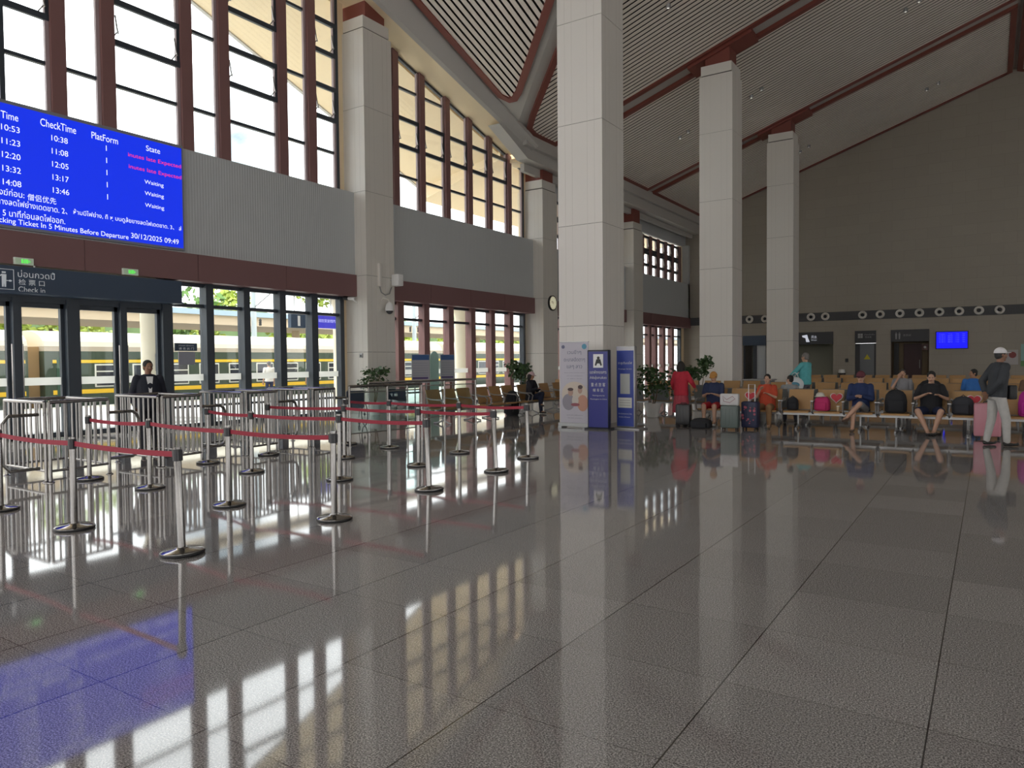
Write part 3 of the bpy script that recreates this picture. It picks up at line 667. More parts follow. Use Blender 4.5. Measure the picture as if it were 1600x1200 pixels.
# ------------------------------------------------------------------ queue posts and belts
SGRP = 'belt posts of the queue lanes'
stan = None; STP = {}
def stanchion(x, y, label, tilt=(0, 0)):
    global stan
    if stan is None:
        stan = thing('stanchion', label, 'queue post', (x, y, 0))
        MB().lathe([(0, 0), (.178, 0), (.185, .008), (.185, .022)], n=36).build('base_rubber', BLACK, stan)
        MB().lathe([(0, .02), (.18, .02), (.18, .028), (.16, .04), (.06, .048), (.045, .06), (0, .06)], n=36).build('base_plate', STEEL, stan)
        MB().cyl((0, 0, .05), (0, 0, .92), .031, n=20).build('pole', STEEL, stan)
        MB().cyl((0, 0, .80), (0, 0, .90), .037, n=20).box(.03, .048, -.02, .02, .805, .895).box(-.048, -.03, -.02, .02, .805, .895).build('belt_head', M('belt cassette', (.03, .03, .035), .45), stan)
        o = stan
    else: o = dup(stan, (x, y, 0), 0, label)
    o.rotation_euler = (tilt[1], tilt[0], 0)
    return o
ROWS = [
 [(-9.34, 3.64), (-7.62, 3.61), (-5.8, 3.62)],
 [(-10.72, 5.30), (-9.23, 5.33), (-7.3, 5.15), (-5.68, 5.25)],
 [(-10.74, 7.2), (-9.24, 6.92), (-7.54, 7.08), (-5.94, 7.09)],
 [(-10.74, 8.4), (-9.2, 8.75), (-7.48, 8.68), (-6.08, 8.8)],
 [(-10.72, 10.3), (-9.54, 10.24), (-7.89, 10.27), (-6.46, 10.29)]]
rname = ['nearest belt line', 'second belt line', 'third belt line', 'fourth belt line', 'farthest belt line']
for ri, row in enumerate(ROWS):
    n = len(row)
    for k, (x, y) in enumerate(row):
        pl = 'right-hand end' if k == n-1 else 'left end' if k == 0 else ('second from the left' if k == 1 and n == 4 else 'third from the left' if n == 4 else 'middle')
        tilt = {(0, 2): (-.045, 0), (3, 3): (-.05, 0), (2, 3): (-.04, 0), (4, 3): (-.02, 0)}.get((ri, k), (0, 0))
        stanchion(x, y, 'stainless steel belt post, %s of the %s from the camera' % (pl, rname[ri]), tilt)
    for k in range(n-1):
        a, b = Vector((*row[k], .855)), Vector((*row[k+1], .855))
        if k == n-2 and ri in (0, 2, 3): b.x += -.045
        d = (b-a).normalized(); a = a+d*.045; b = b-d*.045; L = (b-a).length; sg = .014+.012*random.random()
        t = thing('retractable_belt', 'red belt of the %s, %s span from the left' % (rname[ri], ('first', 'second', 'third')[k]), 'belt', a)
        nx = Vector((-d.y, d.x, 0))*.0025; rings = []
        for i in range(13):
            u = i/12; c = (b-a)*u + Vector((0, 0, -sg*4*u*(1-u)))
            rings.append([c+nx+Vector((0, 0, .024)), c-nx+Vector((0, 0, .024)), c-nx-Vector((0, 0, .024)), c+nx-Vector((0, 0, .024))])
        MB().loft(rings).build('webbing', REDBELT, t, smooth=False)

# ------------------------------------------------------------------ gate guards (stainless fences)
def fence(p0, p1, nb, end_posts=(True, True), top=1.12):
    p0, p1 = Vector((*p0, 0)), Vector((*p1, 0)); d = p1-p0; pm, rm = [], MB()
    for t_, e in ((0, end_posts[0]), (1, end_posts[1])):
        if e: pm.append(MB().cyl(p0+d*t_, p0+d*t_+Vector((0, 0, top)), .024, n=14).lathe([(0, 0), (.05, 0), (.05, .008), (.03, .02), (0, .02)], p0+d*t_, 16))
    z = Vector((0, 0, 1)); rm.cyl(p0+z*top, p1+z*top, .026); lo = MB().cyl(p0+z*.16, p1+z*.16, .018)
    bars = [MB().cyl(p0+d*((i+1)/(nb+1))+z*.16, p0+d*((i+1)/(nb+1))+z*top, .014, n=8) for i in range(nb)]
    return pm, (rm, lo), bars
GY = [(4.85, 5.72), (6.5, 7.25), (8.05, 8.8), (9.55, 10.2)]
gl = ['left-hand', 'second from the left', 'third from the left', 'right-hand']
for i, (y0, y1) in enumerate(GY):
    t = thing('gate_guard', 'stainless steel barred pen at the check-in gate, %s of the four' % gl[i], 'barrier', (-11.6, y0, 0))
    for a, b, nb, e in (((-12.2, y0), (-10.98, y0), 8, (True, True)), ((-10.9, y0+.02), (-10.98, y1), 7, (True, True)), ((-12.25, y0+.05), (-12.25, y1), 7, (False, True)), ((-12.2, y1), (-11.05, y1), 7, (False, False))):
        pm, rm, bars = fence(a, b, nb, e)
        for p in pm: p.build('post', STEEL, t, world=True)
        for r_ in rm: r_.build('rail', STEEL, t, world=True)
        for b_ in bars: b_.build('bar', STEELD, t, world=True)
    if i < 3 or True:
        yb = y1; y2 = min(GY[i+1][0]-.1, y1+.48) if i < 3 else y1+.45
        m = MB().tube([(-11.02, yb+.03, .92), (-11.02, y2-.1, .92), (-11.02, y2-.03, .88), (-11.02, y2, .8), (-11.02, y2, .35), (-11.02, y2-.03, .27), (-11.02, y2-.1, .23), (-11.02, yb+.03, .23)], .024, 10)
        m.build('swing_loop', STEEL, t, world=True)
    if i == 0:
        MB().tube([(-11.05, y0-.05, .95), (-11.05, y0-.42, .95), (-11.05, y0-.5, .85), (-11.05, y0-.5, .3), (-11.05, y0-.42, .2), (-11.05, y0-.05, .2)], .024, 10).build('swing_loop', STEEL, t, world=True)
# glass railings
def railing(pts, label, top=1.17):
    t = thing('glass_railing', label, 'railing', (*pts[0], 0)); P = [Vector((*p, 0)) for p in pts]; z = Vector((0, 0, 1))
    for p in P: MB().cyl(p, p+z*top, .024).lathe([(0, 0), (.05, 0), (.05, .01), (0, .01)], p, 14).build('post', STEEL, t, world=True)
    MB().tube([p+z*top for p in P], .03, 10).build('handrail', STEEL, t, world=True)
    for hz_ in (.25, top-.12): MB().tube([p+z*hz_ for p in P], .012, 6).build('glazing_rail', STEELD, t, world=True)
    for a, b in zip(P[:-1], P[1:]):
        d = (b-a).normalized(); n_ = Vector((-d.y, d.x, 0))*.005; a2, b2 = a+d*.05, b-d*.05
        MB().loft([[q+n_+z*.26, q-n_+z*.26, q-n_+z*(top-.1), q+n_+z*(top-.1)] for q in (a2, b2)]).build('glass_panel', GLASSB, t, world=True, smooth=False)
railing([(-10.35, 10.0), (-10.2, 10.9), (-10.15, 11.9)], 'nearer glass railing with steel handrail beyond the last gate pen')
railing([(-11.7, 11.9), (-11.7, 13.2), (-11.6, 14.5), (-11.35, 15.5)], 'farther glass railing with steel handrail in front of the tan seats')

# ------------------------------------------------------------------ outdoors: platforms, train, canopy, trees
PAVE = M('platform paving', (.38, .38, .375), .7, var=.08, vscale=2)
BALLAST = M('ballast', (.16, .14, .12), .9, var=.3, vscale=9, bump=.5, bscale=20)
struct('ground', MB().box(-120, -30.9, -60, 140, -1.5, -1.25), BALLAST, smooth=False)
struct('floor_platform', MB().box(-30.9, -17.9, -60, 140, -1.5, -.02), PAVE, smooth=False)
struct('floor_far_platform', MB().box(-44, -36.6, -60, 140, -1.4, -.02), PAVE, smooth=False)
tag(MB().box(-29.9, -29.75, -60, 140, -.03, -.012).build('platform_edge_line', M('yellow line paint', (.65, .5, .08), .6), None, smooth=False), kind='structure').name = 'trim_10'
TG = M('coach green', (.034, .056, .034), .35); TY = M('coach yellow', (.80, .50, .02), .4); TCR = M('coach roof cream', (.62, .58, .47), .45); TW = M('coach window', (.03, .035, .045), .1); TWF = M('coach window frame', (.62, .62, .55), .4); TTAN = M('coach tan band', (.40, .34, .26), .5)
def coach(y0, y1, label, ac=False):
    xc, hw = -33.4, 1.6; t = thing('train_coach', label, 'train', (xc, (y0+y1)/2, -1.25))
    def ext(pts, m, n, sm=True): return MB().prism(pts, lambda p: (xc+p[0], y0, p[1]), lambda p: (xc+p[0], y1, p[1])).build(n, m, t, world=True, smooth=sm, ang=25)
    ext([(-hw, -.35), (hw-.03, -.35), (hw, .3), (hw, 2.22), (-hw, 2.22)], TG, 'body', False)
    ext([(-hw, 2.22), (hw, 2.22), (hw-.02, 2.42), (-hw+.02, 2.42)], TTAN, 'cantrail', False)
    ext([(-hw+.02, 2.42), (hw-.02, 2.42)]+[((hw-.02)*cos(a*pi/10), 2.42+.68*sin(a*pi/10)) for a in range(1, 10)], TCR, 'roof')
    for z0, z1, m in ((1.73, 1.86, TY), (.44, .62, TY)): MB().box(xc+hw-.005, xc+hw+.012, y0+.3, y1-.1, z0, z1).build('yellow_stripe', m, t, world=True, smooth=False)
    MB().box(xc-1.3, xc+1.4, y0+.3, y1-.3, -1.1, -.35).build('underframe', BLACK, t, world=True, smooth=False)
    for yb in (y0+4, y1-4):
        b = MB()
        for dy in (-1.2, 1.2): b.cyl((xc-.8, yb+dy, -.85), (xc+.8, yb+dy, -.85), .42, n=20)
        b.box(xc-.9, xc+.9, yb-1.8, yb+1.8, -1.0, -.7); b.build('bogie', BLACK, t, world=True)
    k = 0; y = y0+1.95
    while y+1.1 < y1-1.2:
        f = MB(); x = xc+hw
        f.rbox((x+.01, y+.54, 1.19), (.04, 1.08, .98), .015).build('window_frame', TWF, t, world=True)
        w = bpy.data.objects[-1] if False else None
        MB().box(x+.02, x+.036, y+.06, y+1.02, .76, 1.62).build('window', TW, t, world=True, smooth=False)
        if k % 2 == 0: MB().box(x+.036, x+.045, y+.06, y+1.02, 1.34, 1.39).build('window_bar', TWF, t, world=True, smooth=False)
        y += 1.63; k += 1
    MB().box(xc+hw, xc+hw+.02, y0+.45, y0+1.25, -.2, 1.95).build('door', M('coach door green', (.025, .07, .04), .4), t, world=True, smooth=False)
    if ac:
        MB().prism([(-1.2, 2.6), (1.2, 2.6), (1.0, 3.28), (.5, 3.42), (-.5, 3.42), (-1.0, 3.28)], lambda p: (xc+p[0], y1-6.2, p[1]), lambda p: (xc+p[0], y1-.9, p[1])).build('roof_unit', TCR, t, world=True, smooth=False)
    return t
coach(14.1, 39.6, 'green passenger coach with yellow stripes standing at the platform behind the gate doors')
coach(40.2, 65.7, 'green passenger coach seen through the far windows right of the nearest free column')
coach(-12.0, 13.5, 'green passenger coach at the left edge with a roof unit, partly hidden by tree reflections', True)
t = thing('coach_gangway', 'tan gangway bellows between the two nearest coaches', 'gangway', (-33.2, 13.8, -1.2)); MB().box(-.9, .95, -.3, .3, 1.0, 3.6).build('bellows', M('tan bellows', (.42, .27, .13), .8), t, smooth=False)
for i, s_ in enumerate((-34.12, -32.68)): struct('rail_%d' % (i+1), MB().box(s_-.04, s_+.04, -60, 140, -1.27, -1.08), STEELD, smooth=False)
# far platform canopy
CAN = M('canopy cream', (.62, .50, .36), .6); CANB = M('canopy blue edge', (.38, .50, .62), .5)
t = thing('platform_canopy', 'long cream canopy with pale blue top edge over the far platform', 'canopy', (-41, 30, 0))
MB().box(-45, -38, -40, 120, 3.95, 4.5).build('fascia', CAN, t, world=True, smooth=False)
MB().box(-45.2, -37.8, -40, 120, 4.5, 4.8).build('top_edge', CANB, t, world=True, smooth=False)
for k in range(12): MB().cyl((-41.5, -20+k*11, -.02), (-41.5, -20+k*11, 3.97), .28, n=16).build('canopy_column', CAN, t, world=True)
# round columns under the station roof
for i, (y, lb) in enumerate(((12.9, 'thick round cream column outside the gate doors, number 4 board on it'), (20.9, 'thick round cream column outside, at the right end of the first glazing'), (28.9, 'thick round cream column outside the red mullioned windows'), (36.9, 'thick round cream column outside the third glazing'), (44.9, 'thick round cream column outside the farthest glazing'))):
    t = thing('round_column', lb, 'column', (-22.0, y, -.02))
    MB().lathe([(0, 0), (.36, 0), (.36, .25), (.345, .27), (.345, 3.9), (.48, 4.22), (.48, 4.27), (0, 4.27)], n=28).build('shaft', M('round column cream', (.66, .60, .47), .6), t)
    if i == 0:
        MB().rbox((.36, .02, 1.72), (.05, .30, .55), .01).build('number_board', M('number board', (.10, .11, .13), .5), t)
        text('4', WHITEP, t, (.39, .02, 1.76), YX, ZX, w=.09, h=.26, world=False)
struct('trim_11', MB().box(-22.3, -21.7, 4, 60, 4.25, 4.62), SOFFIT, smooth=False)
# platform sign 1
t = thing('platform_sign', 'hanging platform sign with a big white 1 and blue LED panel, seen through the glass', 'sign', (-21.7, 19.2, 2.96))
MB().box(-21.83, -21.66, 18.06, 18.75, 2.96, 3.48).build('number_panel', SIGNB, t, world=True, smooth=False)
MB().box(-21.83, -21.66, 18.75, 20.4, 2.99, 3.48).build('led_panel', M('led panel violet', (.02, .02, .2), .4, emit=(.06, .05, .55), estr=.9), t, world=True, smooth=False)
text('1', WHITEP, t, (-21.65, 18.42, 3.22), YX, ZX, w=.12, h=.38); text('请旅客站在安全线内', M('sign blue white', (.6, .6, .7), .5, emit=(.6, .6, 1), estr=.8), t, (-21.65, 19.58, 3.28), YX, ZX, w=1.3, h=.13)
for y, hz_ in ((18.3, 4.3), (20.1, 4.3)): MB().cyl((-21.75, y, 3.48), (-21.75, y, hz_), .018, n=8).build('hanger', STEELD, t, world=True)
# catenary poles
for i, (x, y, lb) in enumerate(((-36.0, 27.3, 'pale grey catenary pole with dark insulators beyond the coach'), (-36.0, 41.5, 'pale grey catenary pole behind the platform sign'), (-36.0, 64, 'pale grey catenary pole far along the platform'))):
    t = thing('catenary_pole', lb, 'pole', (x, y, -.02)); MB().cyl((0, 0, 0), (0, 0, 8.2), .17, .13, n=12).build('mast', M('pole grey blue', (.42, .48, .52), .5), t)
    MB().cyl((0, 0, 6.2), (2.6, 0, 6.9), .03).cyl((0, 0, 4.9), (2.6, 0, 6.2), .03).cyl((0, 0, 7.4), (2.6, 0, 6.9), .02).build('bracket_arm', STEELD, t)
    for s_ in (-1, 1): MB().lathe([(0, 0), (.07, 0), (.09, .06), (.06, .12), (.09, .18), (.06, .24), (.09, .3), (.05, .4), (0, .4)], (0, s_*.45, 3.9), 12).build('insulator', BLACK, t)
# trees and hill
def leafcloud(n, blobs, size, seed, tilt=1.0):
    rnd = random.Random(seed); m = MB()
    for i in range(n):
        c, r = blobs[rnd.randrange(len(blobs))]
        d = Vector((rnd.gauss(0, 1), rnd.gauss(0, 1), rnd.gauss(0, 1))).normalized()*(rnd.random()**.4)
        p = Vector(c)+Vector((d.x*r[0], d.y*r[1], d.z*r[2])); s = size*(.6+.8*rnd.random())
        a = Vector((rnd.gauss(0, 1), rnd.gauss(0, 1), rnd.gauss(0, 1)*.6)).normalized(); b = a.orthogonal().normalized()
        b = (b*cos(i)+a.cross(b)*sin(i)).normalized(); w = b*s*.32
        m.add([p-a*s*.5, p+w-a*s*.05, p+a*s*.5, p-w-a*s*.05], [(0, 1, 2, 3)])
    return m
TLEAF = [M('tree leaf yellow green', (.38, .46, .08), .6, var=.4, vscale=.8), M('tree leaf mid green', (.14, .26, .06), .6, var=.4, vscale=.8)]
k = 0
tp = []
for i in range(15):
    y = 12+i*5.6+random.uniform(-.5, .5); x = (-51, -58)[i % 2]-random.uniform(0, 1)
    t = thing('tree', '', 'tree', (x, y, -1.25)); h = (11.5 if y < 50 else 7.5)+random.uniform(0, 1.5)
    MB().tube([(0, 0, 0), (.1, .1, h*.35), (0, .2, h*.7)], [.2, .15, .07], 8).build('trunk', BARK, t)
    bl = [((random.uniform(-1.4, 1.4), random.uniform(-2.2, 2.2), h*.35+random.uniform(0, h*.5)), (1.5, 1.7, 1.2)) for _ in range(8)]
    leafcloud(900, bl, .55, i).build('foliage', TLEAF[i % 3 == 1], t, smooth=False)
    t['label'] = 'bushy %s tree beyond the far platform canopy' % ('dark green' if i % 3 == 1 else 'yellow green'); t['group'] = 'dark green trees beyond the canopy' if i % 3 == 1 else 'yellow green trees beyond the canopy'
m = MB(); hp = [(-20, -1.3), (-5, 5), (10, 7.5), (24, 5.5), (40, 8.5), (60, 10), (80, 7), (110, 9), (140, 5), (160, -1.3)]
m.prism([(y*1.2, z) for y, z in hp], lambda p: (-95, p[0], p[1]), lambda p: (-125, p[0], p[1]*1.2)); struct('hill', m, M('hill green', (.16, .24, .10), .9, var=.4, vscale=.3), smooth=False)

# ------------------------------------------------------------------ seats
def make_bench(label, n=3, mat=WOODT):
    P = .662; t = thing('bench', label, 'bench', (0, 0, 0))
    for i in range(n):
        x = (i-(n-1)/2)*P; w = .55
        rg = []
        for y, z in ((-.52, .405), (-.50, .425), (-.30, .415), (-.08, .40), (-.02, .42)): rg.append([Vector((x-w/2, y, z)), Vector((x+w/2, y, z)), Vector((x+w/2, y, z-.022)), Vector((x-w/2, y, z-.022))])
        MB().loft(rg).build('seat', mat, t)
        rg = []
        for y, z in ((-.02, .44), (.03, .60), (.07, .74), (.12, .90)): rg.append([Vector((x-w/2, y, z)), Vector((x+w/2, y, z)), Vector((x+w/2, y+.016, z-.004)), Vector((x-w/2, y+.016, z-.004))])
        b = MB().loft(rg).build('backrest', mat, t)
        rg = []
        for y, z in ((.0, .42), (.05, .60), (.09, .74), (.138, .895)): rg.append([Vector((x-w/2, y, z)), Vector((x+w/2, y, z)), Vector((x+w/2, y+.016, z-.004)), Vector((x-w/2, y+.016, z-.004))])
        MB().loft(rg).build('back_shell', GREYSEAT, b)
    for i in range(n+1):
        x = (i-n/2)*P
        MB().tube([(x, .06, .70), (x, -.1, .66), (x, -.42, .64), (x, -.50, .58), (x, -.46, .42), (x, -.3, .36)], .018, 6).box(x-.03, x+.03, -.46, -.08, .645, .665).build('armrest', ALU, t)
    MB().box(-n*P/2, n*P/2, -.30, -.22, .32, .39).build('beam', ALU, t, smooth=False)
    for x in (-P*(n/2-.5), P*(n/2-.5)):
        MB().tube([(x, -.26, .34), (x, -.26, .1), (x, -.42, .03), (x, -.50, .02)], .022, 8).tube([(x, -.26, .1), (x, -.05, .03), (x, .08, .02)], .022, 8).build('leg', ALU, t)
    return t
XR = [-5.09, -3.055, -1.02, 1.015]
b0 = make_bench('tan three seat bench at the left end of the front row')
b0.location = (XR[0], 18.05, 0)
fl = ['', 'second from the left in the front row, pink bag on it', 'third from the left in the front row, black backpack on it', 'rightmost of the front row']
for i in (1, 2, 3): dup(b0, (XR[i], 18.05, 0), 0, 'tan three seat bench '+fl[i])
side = ['at the left end', 'left of the middle', 'right of the middle', 'at the right end']
for i in range(4): dup(b0, (XR[i], 18.75, 0), pi, 'three seat bench back to back with the front row, facing away, '+side[i])
for r_, (y, nm) in enumerate(((23.4, 'second'), (28.8, 'third'), (34.0, 'fourth'))):
    for i in range(4):
        dx = (-.2, -.9, -1.2)[r_]; extra = 0
        dup(b0, (XR[i]+dx+.5, y, 0), 0, 'tan three seat bench of the %s row facing the camera, %s' % (nm, side[i]))
        dup(b0, (XR[i]+dx+.5, y+.7, 0), pi, 'tan three seat bench of the %s row facing away, %s' % (nm, side[i]))
for i, (x, y, rz, lb) in enumerate(((-12.2, 15.55, 90, 'empty tan three seat bench by the left wall, half behind the glass railing'), (-12.2, 17.75, 90, 'empty tan three seat bench by the left wall right of the glass railing'), (-12.2, 19.95, 90, 'tan three seat bench by the left wall under the pink capped person'), (-12.2, 22.15, 90, 'tan three seat bench by the left wall, half behind the roll-up banner'),
     (-13.4, 24.8, 0, 'tan three seat bench behind the white haired person'), (-7.55, 20.6, 180, 'grey backed three seat bench seen from behind, right of the potted plant'), (-9.7, 20.6, 180, 'grey backed three seat bench seen from behind, behind the blue kiosk'), (-9.4, 24.6, 0, 'tan three seat bench behind the potted plant, left'), (-7.3, 24.6, 0, 'tan three seat bench behind the woman in red'))):
    dup(b0, (x, y, 0), R(rz), lb)
HEART = M('heart red', (.55, .03, .05), .5); HW = M('heart rim', (.6, .5, .5), .5)
def heart(x, tag_):
    def hp(s): return [(s*16*sin(a)**3/17, s*(13*cos(a)-5*cos(2*a)-2*cos(3*a)-cos(4*a))/17) for a in [2*pi*i/36 for i in range(36)]]
    t = thing('heart_sticker', 'red heart sticker with pale rim on the backrest %s' % tag_, 'sticker', (x, 18.055, .72)); q = Matrix.Rotation(R(-17), 3, 'X')
    for s, mt, y, n_ in ((.15, HW, -.016, 'rim'), (.125, HEART, -.022, 'heart')):
        MB().prism(hp(s), lambda p: q @ Vector((p[0], y, p[1])), lambda p: q @ Vector((p[0], y+.006, p[1]))).build(n_, mt, t, smooth=False)
heart(-4.88, 'left of the person in orange'); heart(-2.93, 'behind the pink bag'); heart(-.26, 'behind the charcoal backpack')

# ------------------------------------------------------------------ banners and kiosk
BW = M('banner pale lilac', (.52, .50, .56), .6); BTX = M('banner grey text', (.13, .14, .22), .6)
t = thing('roll_up_banner', 'tall pale roll-up banner with a family picture left of the blue signs', 'banner', (-8.44, 15.62, 0))
MB().box(-.40, .38, -.012, .0, .10, 2.08).build('sheet', BW, t, smooth=False)
MB().box(-.43, .41, -.07, .07, .03, .11).box(-.40, -.3, -.14, .14, 0, .03).box(.28, .38, -.14, .14, 0, .03).build('base', ALU, t, smooth=False)
MB().box(-.41, .39, -.02, .01, 2.075, 2.095).cyl((0, .02, .1), (0, .02, 2.08), .012).build('top_bar', ALU, t)
def bt(s, z, w, h, m=BTX, x=0, y=-.014, tt=t): text(s, m, tt, (x, y, z), XX, ZX, w=w, h=h, world=False)
bt('เวนขีาๆ', 1.83, .38, .12); bt('ดะบาลปีดตาๆ', 1.65, .58, .12); bt('แลๆ ลาว', 1.47, .42, .10)
bt('ผู้โดยสารที่มีความต้องการพิเศษ', 1.335, .56, .022); bt('บริการช่วยเหลือผู้สูงอายุ', 1.26, .44, .022); bt('และ ผู้พิการ เด็กเล็ก', 1.19, .42, .022)
MB().cyl((.27, -.016, 1.97), (.27, -.013, 1.97), .065, n=24).build('round_logo', M('logo teal', (.10, .30, .42), .6), t); MB().cyl((-.31, -.016, 1.97), (-.31, -.013, 1.97), .045, n=24).build('round_logo', BTX, t)
def flat(cs, mt, n_='picture', y=-.016):
    m = MB()
    for c in cs: m.prism([(c[0]+c[2]*cos(a*pi/10), c[1]+c[3]*sin(a*pi/10)) for a in range(20)], lambda p: (p[0], y, p[1]), lambda p: (p[0], y+.004, p[1]))
    m.build(n_, mt, t, smooth=False)
flat([(0, .82, .36, .30)], M('picture cream', (.62, .54, .46), .7), y=-.0155)
flat([(-.17, .62, .17, .20)], M('picture grey jacket', (.30, .28, .32), .7), y=-.018); flat([(.22, .60, .15, .2)], M('picture peach jacket', (.55, .30, .22), .7), y=-.018)
flat([(-.11, .86, .07, .09)], M('picture skin', (.45, .30, .24), .7), y=-.020); flat([(.15, .92, .06, .09)], M('picture skin', (.45, .3, .24), .7), y=-.020)
flat([(-.11, .93, .08, .04)], M('picture dark hair', (.10, .07, .07), .7), y=-.022); flat([(.16, .99, .065, .05)], M('picture dark hair', (.1, .07, .07), .7), y=-.022)
flat([(.02, .66, .09, .13)], M('picture pale child', (.60, .55, .50), .7), y=-.022); flat([(.02, .56, .12, .04)], M('picture book red', (.3, .1, .12), .7), y=-.024)
bt('ศูนย์บริการผู้โดยสาร', .30, .44, .03); bt('โทร 021 สายด่วน', .235, .40, .022)

KB = M('kiosk deep blue', (.008, .012, .20), .35); KBL = M('kiosk mid blue', (.035, .06, .30), .4); KW = M('kiosk white', (.62, .62, .64), .5)
t = thing('information_kiosk', 'deep blue standing sign with a white pictogram square, middle of the three boards', 'sign', (-7.72, 15.5, 0), R(4))
MB().box(-.30, .30, -.2, .2, 0, .035).build('base', BLACK, t, smooth=False)
MB().rbox((0, 0, .95), (.54, .16, 1.86), .02).build('case', M('kiosk case black', (.01, .012, .03), .3), t)
MB().box(-.235, .25, -.088, -.08, .05, 1.84).build('face_panel', KB, t, smooth=False)
def kt(s, x, z, w, h, m=KW): text(s, m, t, (x, -.09, z), XX, ZX, w=w, h=h, world=False)
MB().box(-.11, .14, -.094, -.088, 1.46, 1.78).build('pictogram_square', WHITEP, t, smooth=False)
m = MB(); m.prism([(.02+.035*cos(a*pi/8), 1.69+.035*sin(a*pi/8)) for a in range(16)], lambda p: (p[0], -.098, p[1]), lambda p: (p[0], -.094, p[1]))
m.prism([(-.03, 1.66), (.07, 1.66), (.11, 1.52), (.08, 1.5), (.05, 1.56), (-.01, 1.56), (-.04, 1.5), (-.07, 1.52)], lambda p: (p[0], -.098, p[1]), lambda p: (p[0], -.094, p[1])); m.build('seated_figure', BLACK, t, smooth=False)
kt('เขดพักคอยสาร', .01, 1.36, .42, .08); kt('สำลับผู้ดสานพิเสด', .01, 1.22, .42, .09); kt('重 点 旅 客', .01, 1.06, .36, .09); kt('候 车 区', .01, .93, .27, .08)
kt('Waiting area for', .02, .80, .32, .04); kt('Passengers in China', .02, .715, .42, .035)
t = thing('information_kiosk', 'paler blue standing sign with a white notice, right of the deep blue one', 'sign', (-7.22, 15.95, 0), R(-6))
MB().box(-.27, .45, -.2, .2, 0, .03).build('base', ALU, t, smooth=False)
MB().rbox((0, 0, 1.0), (.50, .12, 1.93), .02).build('case', ALU, t)
MB().box(-.225, .225, -.068, -.06, .06, 1.86).build('face_panel', KBL, t, smooth=False)
def kt(s, x, z, w, h, m=KW): text(s, m, t, (x, -.071, z), XX, ZX, w=w, h=h, world=False)
kt('ราลูเตินเรไฟ', 0, 1.56, .38, .08); kt('Passenger Service', 0, 1.42, .36, .035)
MB().box(-.13, .13, -.075, -.068, .83, 1.31).build('blank_panel', M('notice grey white', (.42, .43, .42), .6), t, smooth=False)
MB().box(-.19, .18, -.075, -.068, .50, .74).build('notice', M('notice white', (.6, .6, .56), .6), t, smooth=False)
for z in (.68, .62, .56): MB().box(-.15, .14, -.078, -.075, z-.006, z+.006).build('notice_line', M('notice line', (.3, .3, .3), .6), t, smooth=False)
kt('ติดต่อสอบถาม โทร', 0, .36, .36, .035); kt('Hotline 24 hours', -.02, .28, .3, .03)

# info boards by the left wall
for i, (y, lb) in enumerate(((18.15, 'left one of two grey information boards with a blue header by the red mullioned windows'), (19.55, 'right one of two grey information boards with a blue header by the red mullioned windows'))):
    t = thing('information_board', lb, 'sign', (-15.5, y, 0), R(60))
    bw = .30 if i == 0 else .25
    MB().box(-bw, bw, -.02, .02, .95, 1.88).build('board', M('board grey', (.36, .36, .40), .6), t, smooth=False)
    MB().box(-bw+.01, bw-.01, -.026, -.02, 1.70, 1.87).build('header', M('board header blue', (.03, .09, .24), .5), t, smooth=False)
    MB().box(-bw+.02, bw-.05, -.026, -.02, 1.08, 1.14).build('footer', M('board footer plum', (.08, .05, .16), .5), t, smooth=False)
    for z in (1.6, 1.52, 1.44, 1.36, 1.28, 1.2): MB().box(-bw+.04, bw-.05, -.024, -.02, z-.004, z+.004).build('text_line', M('board line', (.2, .2, .24), .6), t, smooth=False)
    for s_ in (-.2, .2): MB().cyl((s_, 0, 0), (s_, 0, .98), .02).cyl((s_, -.25, .02), (s_, .25, .02), .02).build('leg', ALU, t)
t = thing('round_topped_stand', 'translucent teal stand with a rounded top between the two grey information boards', 'stand', (-15.5, 18.85, 0), R(60))
MB().prism([(-.15, .0), (.15, .0), (.15, 1.75)]+[(.15*cos(a*pi/10), 1.75+.24*sin(a*pi/10)) for a in range(1, 10)]+[(-.15, 1.75)], lambda p: (p[0], -.03, p[1]), lambda p: (p[0], .03, p[1])).build('panel', M('pale teal acrylic', (.30, .48, .42), .25), t, smooth=False)

# ------------------------------------------------------------------ plants
def plant(loc, h, pot, label, n=420, seed=1, crown=(.42, .42, .42), zc_=None):
    t = thing('potted_plant', label, 'plant', loc)
    MB().lathe([(0, 0), (.15, 0), (.17, .02), (.19, .2), (.25, .38), (.255, .40), (.235, .40), (.2, .34), (0, .34)], n=28).build('pot', pot, t)
    zc_ = zc_ or h-.45
    MB().tube([(0, 0, .3), (.03, .02, .6), (-.01, 0, zc_)], [.022, .018, .01], 6).build('stem', BARK, t)
    MB().tube([(.04, 0, .3), (.1, .02, .6), (.2, .05, zc_+.1)], [.02, .016, .008], 6).build('stem', BARK, t)
    rnd = random.Random(seed)
    bl = [((rnd.uniform(-.5, .5)*crown[0]*1.4, rnd.uniform(-.5, .5)*crown[1]*1.4, zc_+rnd.uniform(-.6, .7)*crown[2]), (crown[0]*.5, crown[1]*.5, crown[2]*.45)) for _ in range(9)]
    leafcloud(n, bl, .13, seed).build('foliage', LEAF, t, smooth=False)
plant((-8.0, 19.45, 0), 1.62, WHITEG, 'leafy plant in a white flared pot right of the blue standing signs', 430, 2, (.55, .5, .55), 1.08)
plant((-13.0, 20.3, 0), 1.6, WHITEG, 'leafy plant behind the person in black with the pink cap', 420, 3, (.5, .5, .45), 1.25)
plant((-7.75, 22.6, 0), 1.65, WHITEG, 'leafy plant behind the seated man with the yellow cap', 420, 4, (.42, .42, .5), 1.3)
